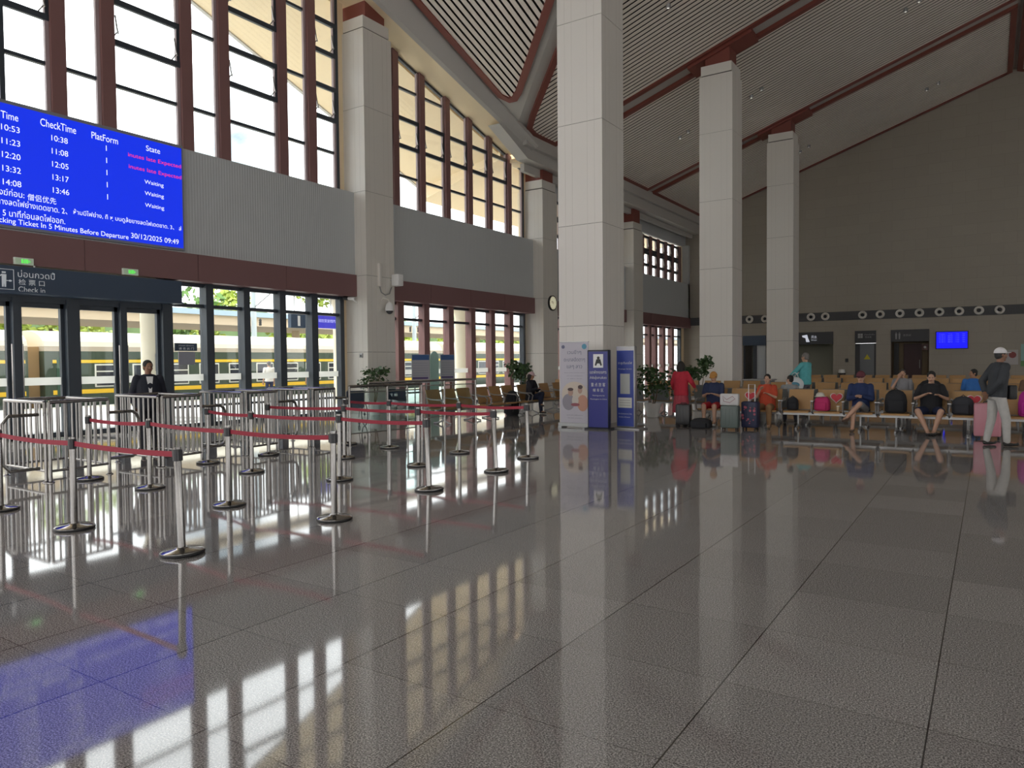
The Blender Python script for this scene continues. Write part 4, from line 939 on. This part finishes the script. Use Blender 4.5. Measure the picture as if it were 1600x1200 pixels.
plant((-15.9, 16.4, 0), 1.5, WHITEG, 'dark leafy plant at the foot of the wall column behind the railing', 300, 5, (.4, .6, .35), 1.15)

# ------------------------------------------------------------------ wheelchairs
def wheelchair(loc, rz, label):
    t = thing('wheelchair', label, 'wheelchair', loc, R(rz)); C2 = cloth('wheelchair navy', (.02, .03, .06))
    for s_ in (-.27, .27):
        ring = [(s_, .29*cos(a*pi/12), .30+.29*sin(a*pi/12)) for a in range(24)]
        w = MB().tube(ring, .014, 6, closed=True).cyl((s_-.02, 0, .3), (s_+.02, 0, .3), .03)
        for k in range(8): w.cyl((s_, 0, .3), (s_, .28*cos(k*pi/4), .3+.28*sin(k*pi/4)), .003, n=4)
        w.build('wheel', BLACK, t)
        MB().tube([(s_*.8, .34+.07*cos(a*pi/6), .08+.07*sin(a*pi/6)) for a in range(12)], .014, 6, closed=True).build('caster', BLACK, t)
        MB().tube([(s_*.85, -.28, .94), (s_*.85, -.15, .90), (s_*.85, -.12, .5), (s_*.85, .3, .48), (s_*.85, .42, .2)], .012, 6).tube([(s_*.85, -.12, .7), (s_*.85, .2, .7), (s_*.85, .25, .5)], .012, 6).build('side_frame', STEELD, t)
    MB().box(-.22, .22, -.12, .3, .47, .5).build('seat', C2, t, smooth=False); MB().box(-.22, .22, -.16, -.12, .5, .92).build('backrest', C2, t, smooth=False)
wheelchair((-13.6, 13.3, 0), 60, 'dark wheelchair behind the glass railing, left one of two'); wheelchair((-13.3, 14.6, 0), 40, 'dark wheelchair behind the glass railing, right one of two')

# ------------------------------------------------------------------ people
SKINS = {'tan': (.38, .20, .12), 'fair': (.50, .30, .21), 'brown': (.26, .13, .08), 'pale': (.56, .36, .27)}
def skinm(k): return M('skin '+k, SKINS[k], .55)
EYE = M('eye dark', (.02, .015, .012), .3); LIP = M('lip', (.30, .09, .08), .5)
V = Vector
def remesh(o, vox, smooth=2):
    m = o.modifiers.new('union', 'REMESH'); m.mode = 'VOXEL'; m.voxel_size = vox; m.use_smooth_shade = True
    if smooth: q = o.modifiers.new('soften', 'SMOOTH'); q.factor = .5; q.iterations = smooth
    return o
def chain(mb, pts, rad, n=10):
    for i in range(len(pts)-1): mb.cap(pts[i], pts[i+1], rad[i], rad[i+1], n)
    return mb
def ering(c, rx, ry, hd, tl=V((0, 0, 1)), n=16):
    sx = V((cos(hd), sin(hd), 0)); fy = tl.cross(sx).normalized()
    return [c+sx*rx*cos(2*pi*i/n)+fy*ry*sin(2*pi*i/n) for i in range(n)]
def person(label, loc, rz, pose='stand', H=1.7, skin='tan', top=(.1, .1, .1), bottom=(.05, .05, .06), topn='shirt', sleeve='short', legs='long', shoe=(.02, .02, .02),
           hair=(.015, .012, .01), hairlen=0, cap=None, armL=None, armR=None, lean=0., headyaw=0., headdown=0., feet=None, female=False, fat=1., jacket_open=None, vox=.012, glasses=False, skirt=None, low=False, knees=None):
    """built facing +Y, feet or seat origin at loc; arms: (elbow, hand) positions relative to the shoulder"""
    t = thing('person', label, 'person', loc, rz); k = H/1.7; sit = pose == 'sit'
    hz = (.50 if sit else .92)*1.0 if sit else .92*k
    hip = V((0, 0, hz)); ln = V((0, sin(lean), cos(lean)))
    wst = hip+ln*.14*k; chs = hip+ln*.36*k; shc = hip+ln*.50*k; nck = hip+ln*.56*k; hd = hip+ln*.60*k + V((0, .015, .085*k))
    sw = (.165 if female else .185)*k
    sh = {-1: shc+V((-sw, 0, -.02*k)), 1: shc+V((sw, 0, -.02*k))}
    sk = skinm(skin); B_ = MB()
    # legs
    LG = {}
    for s in (-1, 1):
        hp = hip+V((s*.09*k, 0, -.02))
        if sit:
            kn = V((s*.13, .42*k, .49)); an = V((s*.13, .42*k, .09)); to = an+V((s*.02, .15, -.045))
        else:
            kn = V((s*.10, .02, .49*k)); an = V((s*.10, -.01, .09*k)); to = an+V((s*.03, .16, -.045))
        if feet: 
            an, to = V(feet[s][0]), V(feet[s][1])
        if knees: kn = V(knees[s])
        LG[s] = (hp, kn, an, to)
        chain(B_, [hp, kn, an], [.082*k*fat, .056*k*fat, .037*k]); B_.cap(an+V((0, 0, -.02)), to, .036, .028)
    # torso
    rg = [(hip-ln*.10*k, .13*k*fat, .10*k*fat), (hip, .165*k*fat, .115*k*fat), (wst, .145*k*fat, .105*k*fat), (chs, .165*k*fat, .115*k*fat), (hip+ln*.46*k, sw*.98, .10*k), (shc+ln*.02*k, sw*.62, .075*k), (nck, .055*k, .055*k), (nck+ln*.05*k, .052*k, .052*k)]
    B_.loft([ering(c, a, b, 0, ln) for c, a, b in rg])
    # arms and hands
    AR = {}; dflt = (V((.06, 0, -.29))*k, V((.05, .06, -.54))*k)
    for s, a in ((-1, armL), (1, armR)):
        if a is None: el, wr = sh[s]+V((s*dflt[0].x, dflt[0].y, dflt[0].z)), sh[s]+V((s*dflt[1].x, dflt[1].y, dflt[1].z))
        else: el, wr = sh[s]+V((s*a[0][0], a[0][1], a[0][2]))*k, sh[s]+V((s*a[1][0], a[1][1], a[1][2]))*k
        AR[s] = (el, wr); chain(B_, [sh[s], el, wr], [.05*k, .039*k, .026*k])
        d = (wr-el).normalized(); side = d.cross(V((0, 0, 1)) if abs(d.z) < .8 else V((0, 1, 0))).normalized(); nrm = side.cross(d).normalized()
        pc = wr+d*.05*k; q = Matrix((side, d, nrm)).transposed()
        B_.ell(pc, (.040*k, .052*k, .018*k), q)
        curl = nrm*(-1 if nrm.z > 0 else 1)
        for f in range(4):
            o = (f-1.5)*.0195*k; L = (.062, .072, .068, .052)[f]*k
            p0 = pc+side*o+d*.038*k; p1 = p0+d*L*.55+curl*.008; p2 = p1+d*L*.35+curl*.026*k
            chain(B_, [p0, p1, p2], [.0105, .0098, .009], 8)
        th = side*(s if a is None else -s); p0 = pc-d*.02*k+th*.032*k; p1 = p0+th*.022*k+d*.026*k; p2 = p1+d*.028*k+curl*.008
        chain(B_, [p0, p1, p2], [.0125, .0115, .010], 8)
    # head
    hq = Matrix.Rotation(headyaw, 3, 'Z') @ Matrix.Rotation(-headdown, 3, 'X')
    def hp_(x, y, z): return hd+hq @ (V((x, y, z))*k)
    B_.ell(hp_(0, -.012, .035), (.075*k, .092*k, .088*k), hq).ell(hp_(0, .018, -.035), (.058*k, .066*k, .075*k), hq).ell(hp_(0, .05, -.085), (.030*k, .028*k, .024*k), hq)
    B_.cap(hp_(0, .082, .01), hp_(0, .100, -.022), .010*k, .014*k, 8).cap(nck, hp_(0, -.02, -.05), .052*k, .055*k)
    for s in (-1, 1): B_.ell(hp_(s*.076, -.008, -.005), (.012*k, .020*k, .030*k), hq)
    for s in (-1, 1): B_.ell(hp_(s*.042, .058, -.028), (.022*k, .018*k, .020*k), hq)
    remesh(B_.build('body', sk, t), vox)
    for s in (-1, 1): MB().ell(hp_(s*.030, .079, .010), (.011*k, .006*k, .0065*k), hq, 8, 6).build('eye', EYE, t)
    MB().ell(hp_(0, .083, -.052), (.022*k, .006*k, .006*k), hq, 8, 6).build('mouth', LIP, t)
    if glasses:
        g = MB()
        for s in (-1, 1): g.tube([hp_(s*.034+.024*cos(a*pi/5), .096, .008+.018*sin(a*pi/5)) for a in range(10)], .0025, 5, closed=True)
        g.cyl(hp_(-.01, .096, .01), hp_(.01, .096, .01), .0025, n=5)
        for s in (-1, 1): g.cyl(hp_(s*.058, .094, .01), hp_(s*.08, -.01, .01), .0025, n=5)
        g.build('glasses', BLACK, t)
    # hair / cap
    if hair is not None:
        h = MB().ell(hp_(0, -.022, .048), (.083*k, .094*k, .088*k), hq, 14, 10).ell(hp_(0, -.045, -.005), (.078*k, .062*k, .075*k), hq)
        for s in (-1, 1): h.ell(hp_(s*.068, .01, .035), (.014*k, .03*k, .035*k), hq)
        if hairlen: h.ell(hp_(0, -.05, -.04), (.12*k, .085*k, .13*k), hq).ell(hp_(0, -.055, -.11*hairlen), (.10*k, .06*k, .13*k), hq)
        for s in (-1, 1):
            if hairlen: h.ell(hp_(s*.085, -.01, -.03), (.03*k, .045*k, .09*k), hq)
        remesh(h.build('hair', M('hair %.3f %.3f %.3f' % hair, hair, .7, bump=.5, bscale=60), t), vox)
    if cap:
        c = MB(); rings = []
        for j in range(6):
            a = j/5*pi/2; rr = cos(a)
            rings.append([hp_(.092*max(rr, .05)*cos(2*pi*i/20), -.015+.105*max(rr, .05)*sin(2*pi*i/20), .035+.105*sin(a)) for i in range(20)])
        rings.insert(0, [hp_(.084*cos(2*pi*i/20), -.015+.097*sin(2*pi*i/20), .035) for i in range(20)]); c.loft(rings)
        c.build('cap', cloth('cap %.2f %.2f %.2f' % cap, cap), t)
        up = [hp_(x, .075+.085*math.sqrt(max(0, 1-(x/.078)**2)), .043-1.2*x*x) for x in [(-.078+.156*i/10) for i in range(11)]]+[hp_(x, .07, .046) for x in (.05, 0, -.05)]
        MB().loft([[p for p in up], [p+V((0, 0, .007)) for p in up]]).build('cap_peak', cloth('cap %.2f %.2f %.2f' % cap, cap), t)
    # clothing
    ct, cb_ = cloth(topn+' %.3f %.3f %.3f' % top, top), cloth('trousers %.3f %.3f %.3f' % bottom, bottom); e = .014
    g = MB(); base = hip-ln*(.06*k if not female else .1*k)
    rg2 = [(base, .175*k*fat+e, .125*k*fat+e), (wst, .160*k*fat+e, .12*k*fat+e), (chs, .175*k*fat+e, .125*k*fat+e), (hip+ln*.46*k, sw+e, .108*k+e), (shc+ln*.035*k, sw*.66+e, .078*k+e), (nck+ln*.0*k, .064*k+e, .062*k+e)]
    g.loft([ering(c, a, b, 0, ln) for c, a, b in rg2])
    for s in (-1, 1):
        el, wr = AR[s]
        if sleeve == 'long': chain(g, [sh[s], el, wr-(wr-el).normalized()*.02], [.060*k+e, .050*k+e, .034*k+e])
        elif sleeve == 'short': chain(g, [sh[s], sh[s]+(el-sh[s])*.72], [.060*k+e, .053*k+e])
    remesh(g.build(topn, ct, t), vox)
    g = MB(); g.loft([ering(c, a, b, 0, ln) for c, a, b in ((hip-ln*.11*k, .13*k*fat+.008, .105*k*fat+.008), (hip, .168*k*fat+.008, .118*k*fat+.008), (wst, .150*k*fat+.006, .11*k*fat+.006))])
    for s in (-1, 1):
        hp, kn, an, to = LG[s]
        if legs == 'long': chain(g, [hp, kn, an+V((0, 0, .01))], [.092*k*fat, .070*k*fat, .056*k])
        elif legs == 'shorts': chain(g, [hp, kn+(hp-kn)*.12], [.095*k*fat, .078*k*fat])
    if skirt:
        g.loft([ering(hip+V((0, 0, -.02)), .18*k, .13*k, 0), ering(V((0, 0, hz-.28)), .22*k, .17*k, 0), ering(V((0, 0, hz-.52)), .25*k, .20*k, 0)])
    remesh(g.build('skirt' if skirt else 'shorts' if legs == 'shorts' else 'trousers', cb_, t), vox)
    for s in (-1, 1):
        hp, kn, an, to = LG[s]; d = V((to.x-an.x, to.y-an.y, to.z-an.z+.045)); d.normalize()
        zf = min(an.z, to.z)
        g = MB().cap(an-d*.03+V((0, 0, -.045)), an+d*.06+V((0, 0, -.045)), .040, .040).cap(an+d*.05+V((0, 0, -.05)), to+V((0, 0, -.0)), .040, .030)
        remesh(g.build('shoe', M('shoe %.2f %.2f %.2f' % shoe, shoe, .5), t), vox*.9)
    t['_sh'] = 0; del t['_sh']
    return t, dict(hip=hip, sh=sh, ar=AR, hd=hd, lg=LG, k=k, chs=chs, hp=hp_)

lap = ((.04, .10, -.26), (-.09, .28, -.20))           # forearms folded on the lap
phone = ((.06, .06, -.26), (-.10, .26, -.14))
# ticket officer behind the gate
t, d = person('person in a dark suit and white shirt standing behind the second gate pen', (-12.62, 7.3, 0), R(-108), H=1.68, skin='brown', top=(.012, .014, .025), topn='jacket', sleeve='long', bottom=(.012, .014, .022), fat=1.12, armL=((.08, -.05, -.27), (.02, -.12, -.50)), armR=((.08, -.05, -.27), (.02, -.12, -.50)), headyaw=R(12))
m = MB().prism([(-.055, .0), (.055, .0), (.012, -.36), (-.012, -.36)], lambda p: (p[0], .112, 1.42+p[1]), lambda p: (p[0], .166 if p[1] < 0 else .125, 1.42+p[1])); m.build('shirt_front', WHITEP, t)
# white capped man
t, d = person('person in white cap, dark jacket and pale trousers standing with hands behind the back', (.12, 15.95, 0), R(-62), H=1.76, skin='brown', top=(.045, .05, .058), topn='jacket', sleeve='long', bottom=(.46, .45, .43), cap=(.72, .70, .72), hair=(.03, .03, .03), lean=R(5), fat=1.05, vox=.011,
    armL=((.10, -.14, -.26), (-.10, -.20, -.44)), armR=((.10, -.14, -.26), (-.10, -.22, -.46)), feet={-1: ((-.13, -.10, .09), (-.16, .06, .045)), 1: ((.12, .12, .09), (.15, .28, .045))}, knees={-1: (-.12, -.02, .5), 1: (.12, .10, .5)})
tb = thing('belly_bag', 'small black bag worn in front by the white capped person', 'bag', (.28, 16.03, .98), R(-62)); MB().rbox((0, .06, 0), (.2, .14, .26), .03).build('pouch', BLACK, tb)
# woman in red
person('person in a red top and red patterned skirt seen from behind, long dark hair', (-6.35, 18.0-.75, 0), R(-8), H=1.56, skin='tan', top=(.42, .02, .04), topn='blouse', sleeve='long', bottom=(.34, .05, .07), skirt=True, legs='none', female=True, hairlen=1.0, armL=((.10, .02, -.25), (.12, .12, -.42)), armR=((.12, .04, -.22), (.14, .18, -.36)), fat=1.1)
# capped man, navy shirt, red shorts
person('seated person in a yellow and red cap, navy T-shirt and red shorts, white shoes', (-5.76+.05, 17.86, 0), R(180), 'sit', 1.72, 'fair', (.02, .03, .08), (.42, .02, .03), legs='shorts', shoe=(.7, .7, .7), cap=(.45, .22, .06), hair=(.05, .03, .02), armL=lap, armR=lap, headdown=R(25), lean=R(6), fat=1.15)
person('seated person with short dark hair in an orange red shirt and brown trousers, drinking', (-4.43, 17.86, 0), R(180), 'sit', 1.60, 'fair', (.45, .06, .025), (.26, .15, .07), shoe=(.35, .22, .12), female=True, armL=((.05, .08, -.25), (-.08, .26, -.16)), armR=((.06, .14, -.24), (-.05, .26, -.06)), fat=1.15)
person('person with dark hair and a patterned top seated back to back with the front row', (-4.15, 18.9, 0), R(10), 'sit', 1.5, 'fair', (.25, .27, .28), (.05, .05, .07), female=True, sleeve='short', headyaw=R(60))
t, d = person('person in a turquoise shirt with glasses standing behind the front row, facing left', (-4.35, 21.75, 0), R(72), H=1.76, skin='fair', top=(.10, .40, .42), bottom=(.10, .10, .12), hair=(.16, .15, .14), sleeve='long', armL=((.05, .18, -.2), (-.02, .34, -.30)), armR=((.05, .18, -.2), (-.02, .34, -.32)), glasses=True, fat=1.05)
tb = thing('plastic_bag', 'white plastic carrier bag with blue print held by the person in turquoise', 'bag', (-4.55, 21.35, .78), R(10)); m = MB().ell((0, 0, .12), (.24, .1, .22)); m.tube([(-.1, 0, .3), (-.06, 0, .42), (0, 0, .46), (.06, 0, .42), (.1, 0, .3)], .012, 6); m.build('bag', M('bag white', (.62, .66, .68), .4), tb)
MB().ell((0, -.085, .12), (.13, .03, .08)).build('blue_print', M('bag blue', (.08, .25, .35), .5), tb)
person('seated person in a dark red cap and navy jacket with legs crossed, arms folded', (-2.40, 17.88, 0), R(182), 'sit', 1.74, 'fair', (.015, .03, .10), (.20, .20, .21), legs='shorts', sleeve='long', topn='jacket', shoe=(.10, .06, .04), cap=(.12, .03, .04), hair=(.05, .04, .03), armL=((.04, .08, -.26), (-.14, .22, -.20)), armR=((.04, .08, -.26), (-.12, .26, -.22)), headdown=R(18),
    knees={-1: (-.02, .42, .62), 1: (.10, .40, .50)}, feet={-1: ((-.24+.46, .50, .34), (.30, .60, .26)), 1: ((.12, .44, .09), (.14, .60, .045))})
person('seated person in a black T-shirt and navy shorts right of the black backpack', (-1.03, 17.88, 0), R(180), 'sit', 1.74, 'fair', (.012, .012, .015), (.012, .02, .06), legs='shorts', shoe=(.02, .02, .02), hair=(.01, .01, .01), armL=((.10, .06, -.24), (-.02, .28, -.16)), armR=((.10, .06, -.24), (-.10, .26, -.14)), headdown=R(12), fat=1.16,
    knees={-1: (-.20, .42, .50), 1: (.22, .42, .50)}, feet={-1: ((-.08, .46, .09), (-.03, .62, .045)), 1: ((.03, .58, .09), (-.02, .73, .045))})
person('person in a grey shirt in the second row resting a hand on the cheek', (-2.05, 23.2, 0), R(190), 'sit', 1.68, 'fair', (.25, .25, .27), (.06, .06, .07), hair=(.06, .05, .04), armR=((.08, .18, -.20), (-.08, .16, .10)))
person('person in a bright blue shirt in the second row of seats', (-.36, 23.2, 0), R(176), 'sit', 1.68, 'tan', (.03, .14, .42), (.05, .05, .06), hair=(.01, .01, .01), headyaw=R(-60))
person('person in brown seated in the second row right of the white capped person', (.92, 23.2, 0), R(180), 'sit', 1.6, 'tan', (.16, .09, .06), (.05, .05, .06), hair=(.05, .03, .02))
# left bench
t, d = person('seated person in black with a pale pink cap and crossed legs by the left wall', (-12.02, 19.3, 0), R(-90), 'sit', 1.66, 'tan', (.012, .012, .018), (.015, .02, .045), topn='jacket', sleeve='long', cap=(.55, .38, .40), hair=(.015, .012, .01), hairlen=.6, female=True, armL=lap, armR=lap, headdown=R(15), lean=R(5),
    knees={-1: (-.06, .42, .62), 1: (.08, .42, .50)}, feet={-1: ((.20, .52, .32), (.26, .64, .26)), 1: ((.10, .46, .09), (.10, .62, .045))})
person('seated white haired person in pale clothes half hidden behind the roll-up banner', (-12.02, 21.8, 0), R(-95), 'sit', 1.6, 'tan', (.24, .24, .27), (.38, .30, .24), hair=(.50, .48, .44), female=True, armL=lap, armR=lap)
# platform people
person('person in a white shirt and dark trousers seen from behind out on the platform', (-26.2, 20.6, -.02), R(75), H=1.72, skin='tan', top=(.62, .60, .56), bottom=(.02, .025, .06), hair=(.02, .015, .01), vox=.016)
person('person in dark clothes out on the platform beside the one in white', (-26.2, 22.9, -.02), R(95), H=1.66, skin='tan', top=(.03, .03, .04), bottom=(.02, .02, .03), hair=(.02, .015, .01), vox=.016)
person('person in a blue violet top on the platform beyond the left gate door', (-24.5, 9.2, -.02), R(-60), H=1.62, skin='tan', top=(.05, .05, .22), bottom=(.10, .05, .12), hair=(.02, .015, .01), vox=.016, female=True)

# ------------------------------------------------------------------ luggage
def suitcase(loc, rz, d, mat, label, handle=False, dots=None):
    t = thing('suitcase', label, 'suitcase', loc, R(rz)); w, dp, h = d
    MB().rbox((0, 0, .05+h/2), (w, dp, h), .04).build('shell', mat, t)
    rb = MB()
    for k in range(5):
        x = -w/2+w*(k+.5)/5; rb.box(x-.008, x+.008, -dp/2-.006, dp/2+.006, .12, h-.02)
    rb.build('ribs', mat, t, smooth=False)
    for sx in (-1, 1):
        for sy in (-1, 1): MB().cyl((sx*(w/2-.05)-.012, sy*(dp/2-.04), .028), (sx*(w/2-.05)+.012, sy*(dp/2-.04), .028), .028).build('wheel', BLACK, t)
    if handle:
        MB().tube([(-w*.2, dp*.3, h+.04), (-w*.2, dp*.3, h+.44), (w*.2, dp*.3, h+.44), (w*.2, dp*.3, h+.04)], .011, 6).build('telescopic_handle', WHITEP, t)
    else: MB().tube([(-.07, 0, h+.05), (-.06, 0, h+.075), (.06, 0, h+.075), (.07, 0, h+.05)], .01, 6).build('carry_handle', BLACK, t)
    if dots:
        rnd = random.Random(5); m = MB()
        for _ in range(16): 
            x, z, r = rnd.uniform(-w*.4, w*.4), rnd.uniform(.15, h-.05), rnd.uniform(.012, .035)
            m.cyl((x, -dp/2-.012, z), (x, -dp/2-.004, z), r, n=8)
        m.build('flower_print', dots, t, smooth=False)
    return t
suitcase((-6.22, 17.82-.75, 0), 8, (.36, .24, .5), M('suitcase black', (.02, .02, .022), .4), 'small black suitcase at the feet of the person in red')
suitcase((-4.98, 16.72, 0), 3, (.40, .26, .52), M('suitcase grey green', (.10, .13, .12), .4), 'grey green suitcase with a white printed bag lying on top')
t = thing('printed_bag', 'white bag with a looping red print on top of the grey green suitcase', 'bag', (-4.98, 16.70, .585), R(3)); MB().rbox((0, -.02, .12), (.42, .16, .27), .03).build('bag', M('bag paper white', (.56, .55, .55), .6), t)
MB().tube([(-.14, -.103, .2), (-.05, -.103, .12), (.08, -.103, .2), (.14, -.103, .14), (.02, -.103, .05), (-.12, -.103, .08)], .006, 5, closed=True).build('looping_print', M('print rose', (.35, .15, .18), .6), t)
suitcase((-4.60, 17.02, 0), -4, (.37, .26, .60), M('suitcase navy', (.015, .02, .06), .5), 'navy suitcase with pink flower print and raised white handle', True, M('print pink', (.42, .10, .14), .6))
suitcase((-.02, 17.25, 0), 0, (.46, .28, .66), M('suitcase pink', (.58, .25, .30), .35), 'pink ribbed suitcase behind the legs of the white capped person')
def softbag(name, loc, rz, d, mat, label, straps=True, cat='backpack'):
    t = thing(name, label, cat, loc, R(rz)); w, dp, h = d
    m = MB()
    for z, a in ((0, .82), (.12, 1.0), (.5, 1.0), (.78, .86), (.94, .6), (1.0, .25)):
        pass
    m.loft([[V((w/2*a*math.copysign(abs(cos(q))**.6, cos(q)), dp/2*a*math.copysign(abs(sin(q))**.6, sin(q)), h*z)) for q in [2*pi*i/20 for i in range(20)]] for z, a in ((0, .82), (.08, .98), (.5, 1.0), (.78, .88), (.93, .62), (1.0, .25))])
    m.build('body', mat, t)
    MB().rbox((0, -dp*.52, h*.32), (w*.7, dp*.28, h*.48), .02).build('front_pocket', mat, t)
    if straps:
        for s in (-1, 1): MB().tube([(s*w*.25, dp*.4, h*.9), (s*w*.42, dp*.62, h*.6), (s*w*.4, dp*.45, h*.15)], .014, 6).build('strap', BLACK, t)
        MB().tube([(-.04, dp*.1, h*.98), (0, dp*.12, h*1.08), (.04, dp*.1, h*.98)], .01, 6).build('grab_loop', BLACK, t)
    return t
BP = cloth('bag black', (.015, .016, .02)); BG = cloth('bag charcoal', (.035, .037, .045)); BPK = cloth('bag pink', (.50, .03, .14)); BMG = cloth('bag magenta', (.42, .02, .26))
t = softbag('duffel_bag', (-5.72, 16.88, 0), 0, (.50, .30, .24), BP, 'black duffel bag on the floor between the feet of the person with red shorts', False, 'bag')
softbag('handbag', (-3.85, 17.85, .43), 10, (.26, .2, .30), BP, 'small black handbag on the fourth seat of the front row', True, 'bag')
softbag('shoulder_bag', (-3.20, 17.85, .43), -6, (.34, .24, .34), BPK, 'bright pink bag on the front row seat with the heart sticker', False, 'bag')
t = thing('sun_hat', 'small white cap lying on top of the pink bag', 'cap', (-3.24, 17.82, .765)); MB().lathe([(.0, .085), (.05, .08), (.085, .05), (.095, 0), (.13, -.008), (.13, -.014), (0, -.0)], n=20).build('crown', cloth('cap cream', (.60, .58, .52)), t)
t = thing('drink_cup', 'small pale drink cup standing beside the pink bag', 'cup', (-2.84, 17.70, .43)); MB().lathe([(0, 0), (.028, 0), (.036, .11), (0, .11)]).build('cup', M('cup tan', (.5, .4, .25), .4), t); MB().lathe([(0, .11), (.039, .11), (.036, .125), (0, .125)]).build('lid', WHITEP, t)
softbag('backpack', (-1.70, 17.84, .43), 5, (.44, .28, .50), BP, 'large black backpack on the seat left of the man in black')
softbag('backpack', (-.45, 17.80, .43), -8, (.40, .26, .38), BG, 'dark charcoal backpack on the seat right of the man in black')
softbag('travel_bag', (.66, 17.82, .43), 0, (.34, .26, .52), BMG, 'magenta bag at the right edge of the picture', False, 'bag')
softbag('backpack', (-1.35, 23.05, .43), 0, (.62, .3, .58), BP, 'black bag on a second row seat behind the large backpack')
softbag('backpack', (-12.0-.0, 18.25, .0), -90, (.45, .32, .75), BP, 'tall black luggage standing beside the person in black with the pink cap')
t = thing('side_table', 'small grey kiosk table left of the second row with black boxes on it', 'table', (-6.6, 25.5, 0)); MB().rbox((0, 0, .45), (.9, .6, .9), .02).build('cabinet', GREYSEAT, t); MB().box(-.5, .5, -.35, .35, .9, .94).build('top', ALU, t, smooth=False)
# information stand by the washroom wall, between the corridor and the riser door
t = thing('waste_bin', 'black litter bin with a pale lid by the far wall left of the riser door', 'bin', (-7.4, YF-.5, 0)); MB().lathe([(0, 0), (.2, 0), (.22, .75), (0, .75)]).build('body', BLACK, t); MB().lathe([(0, .75), (.2, .75), (.16, .95), (0, .97)]).build('lid', WHITEP, t)
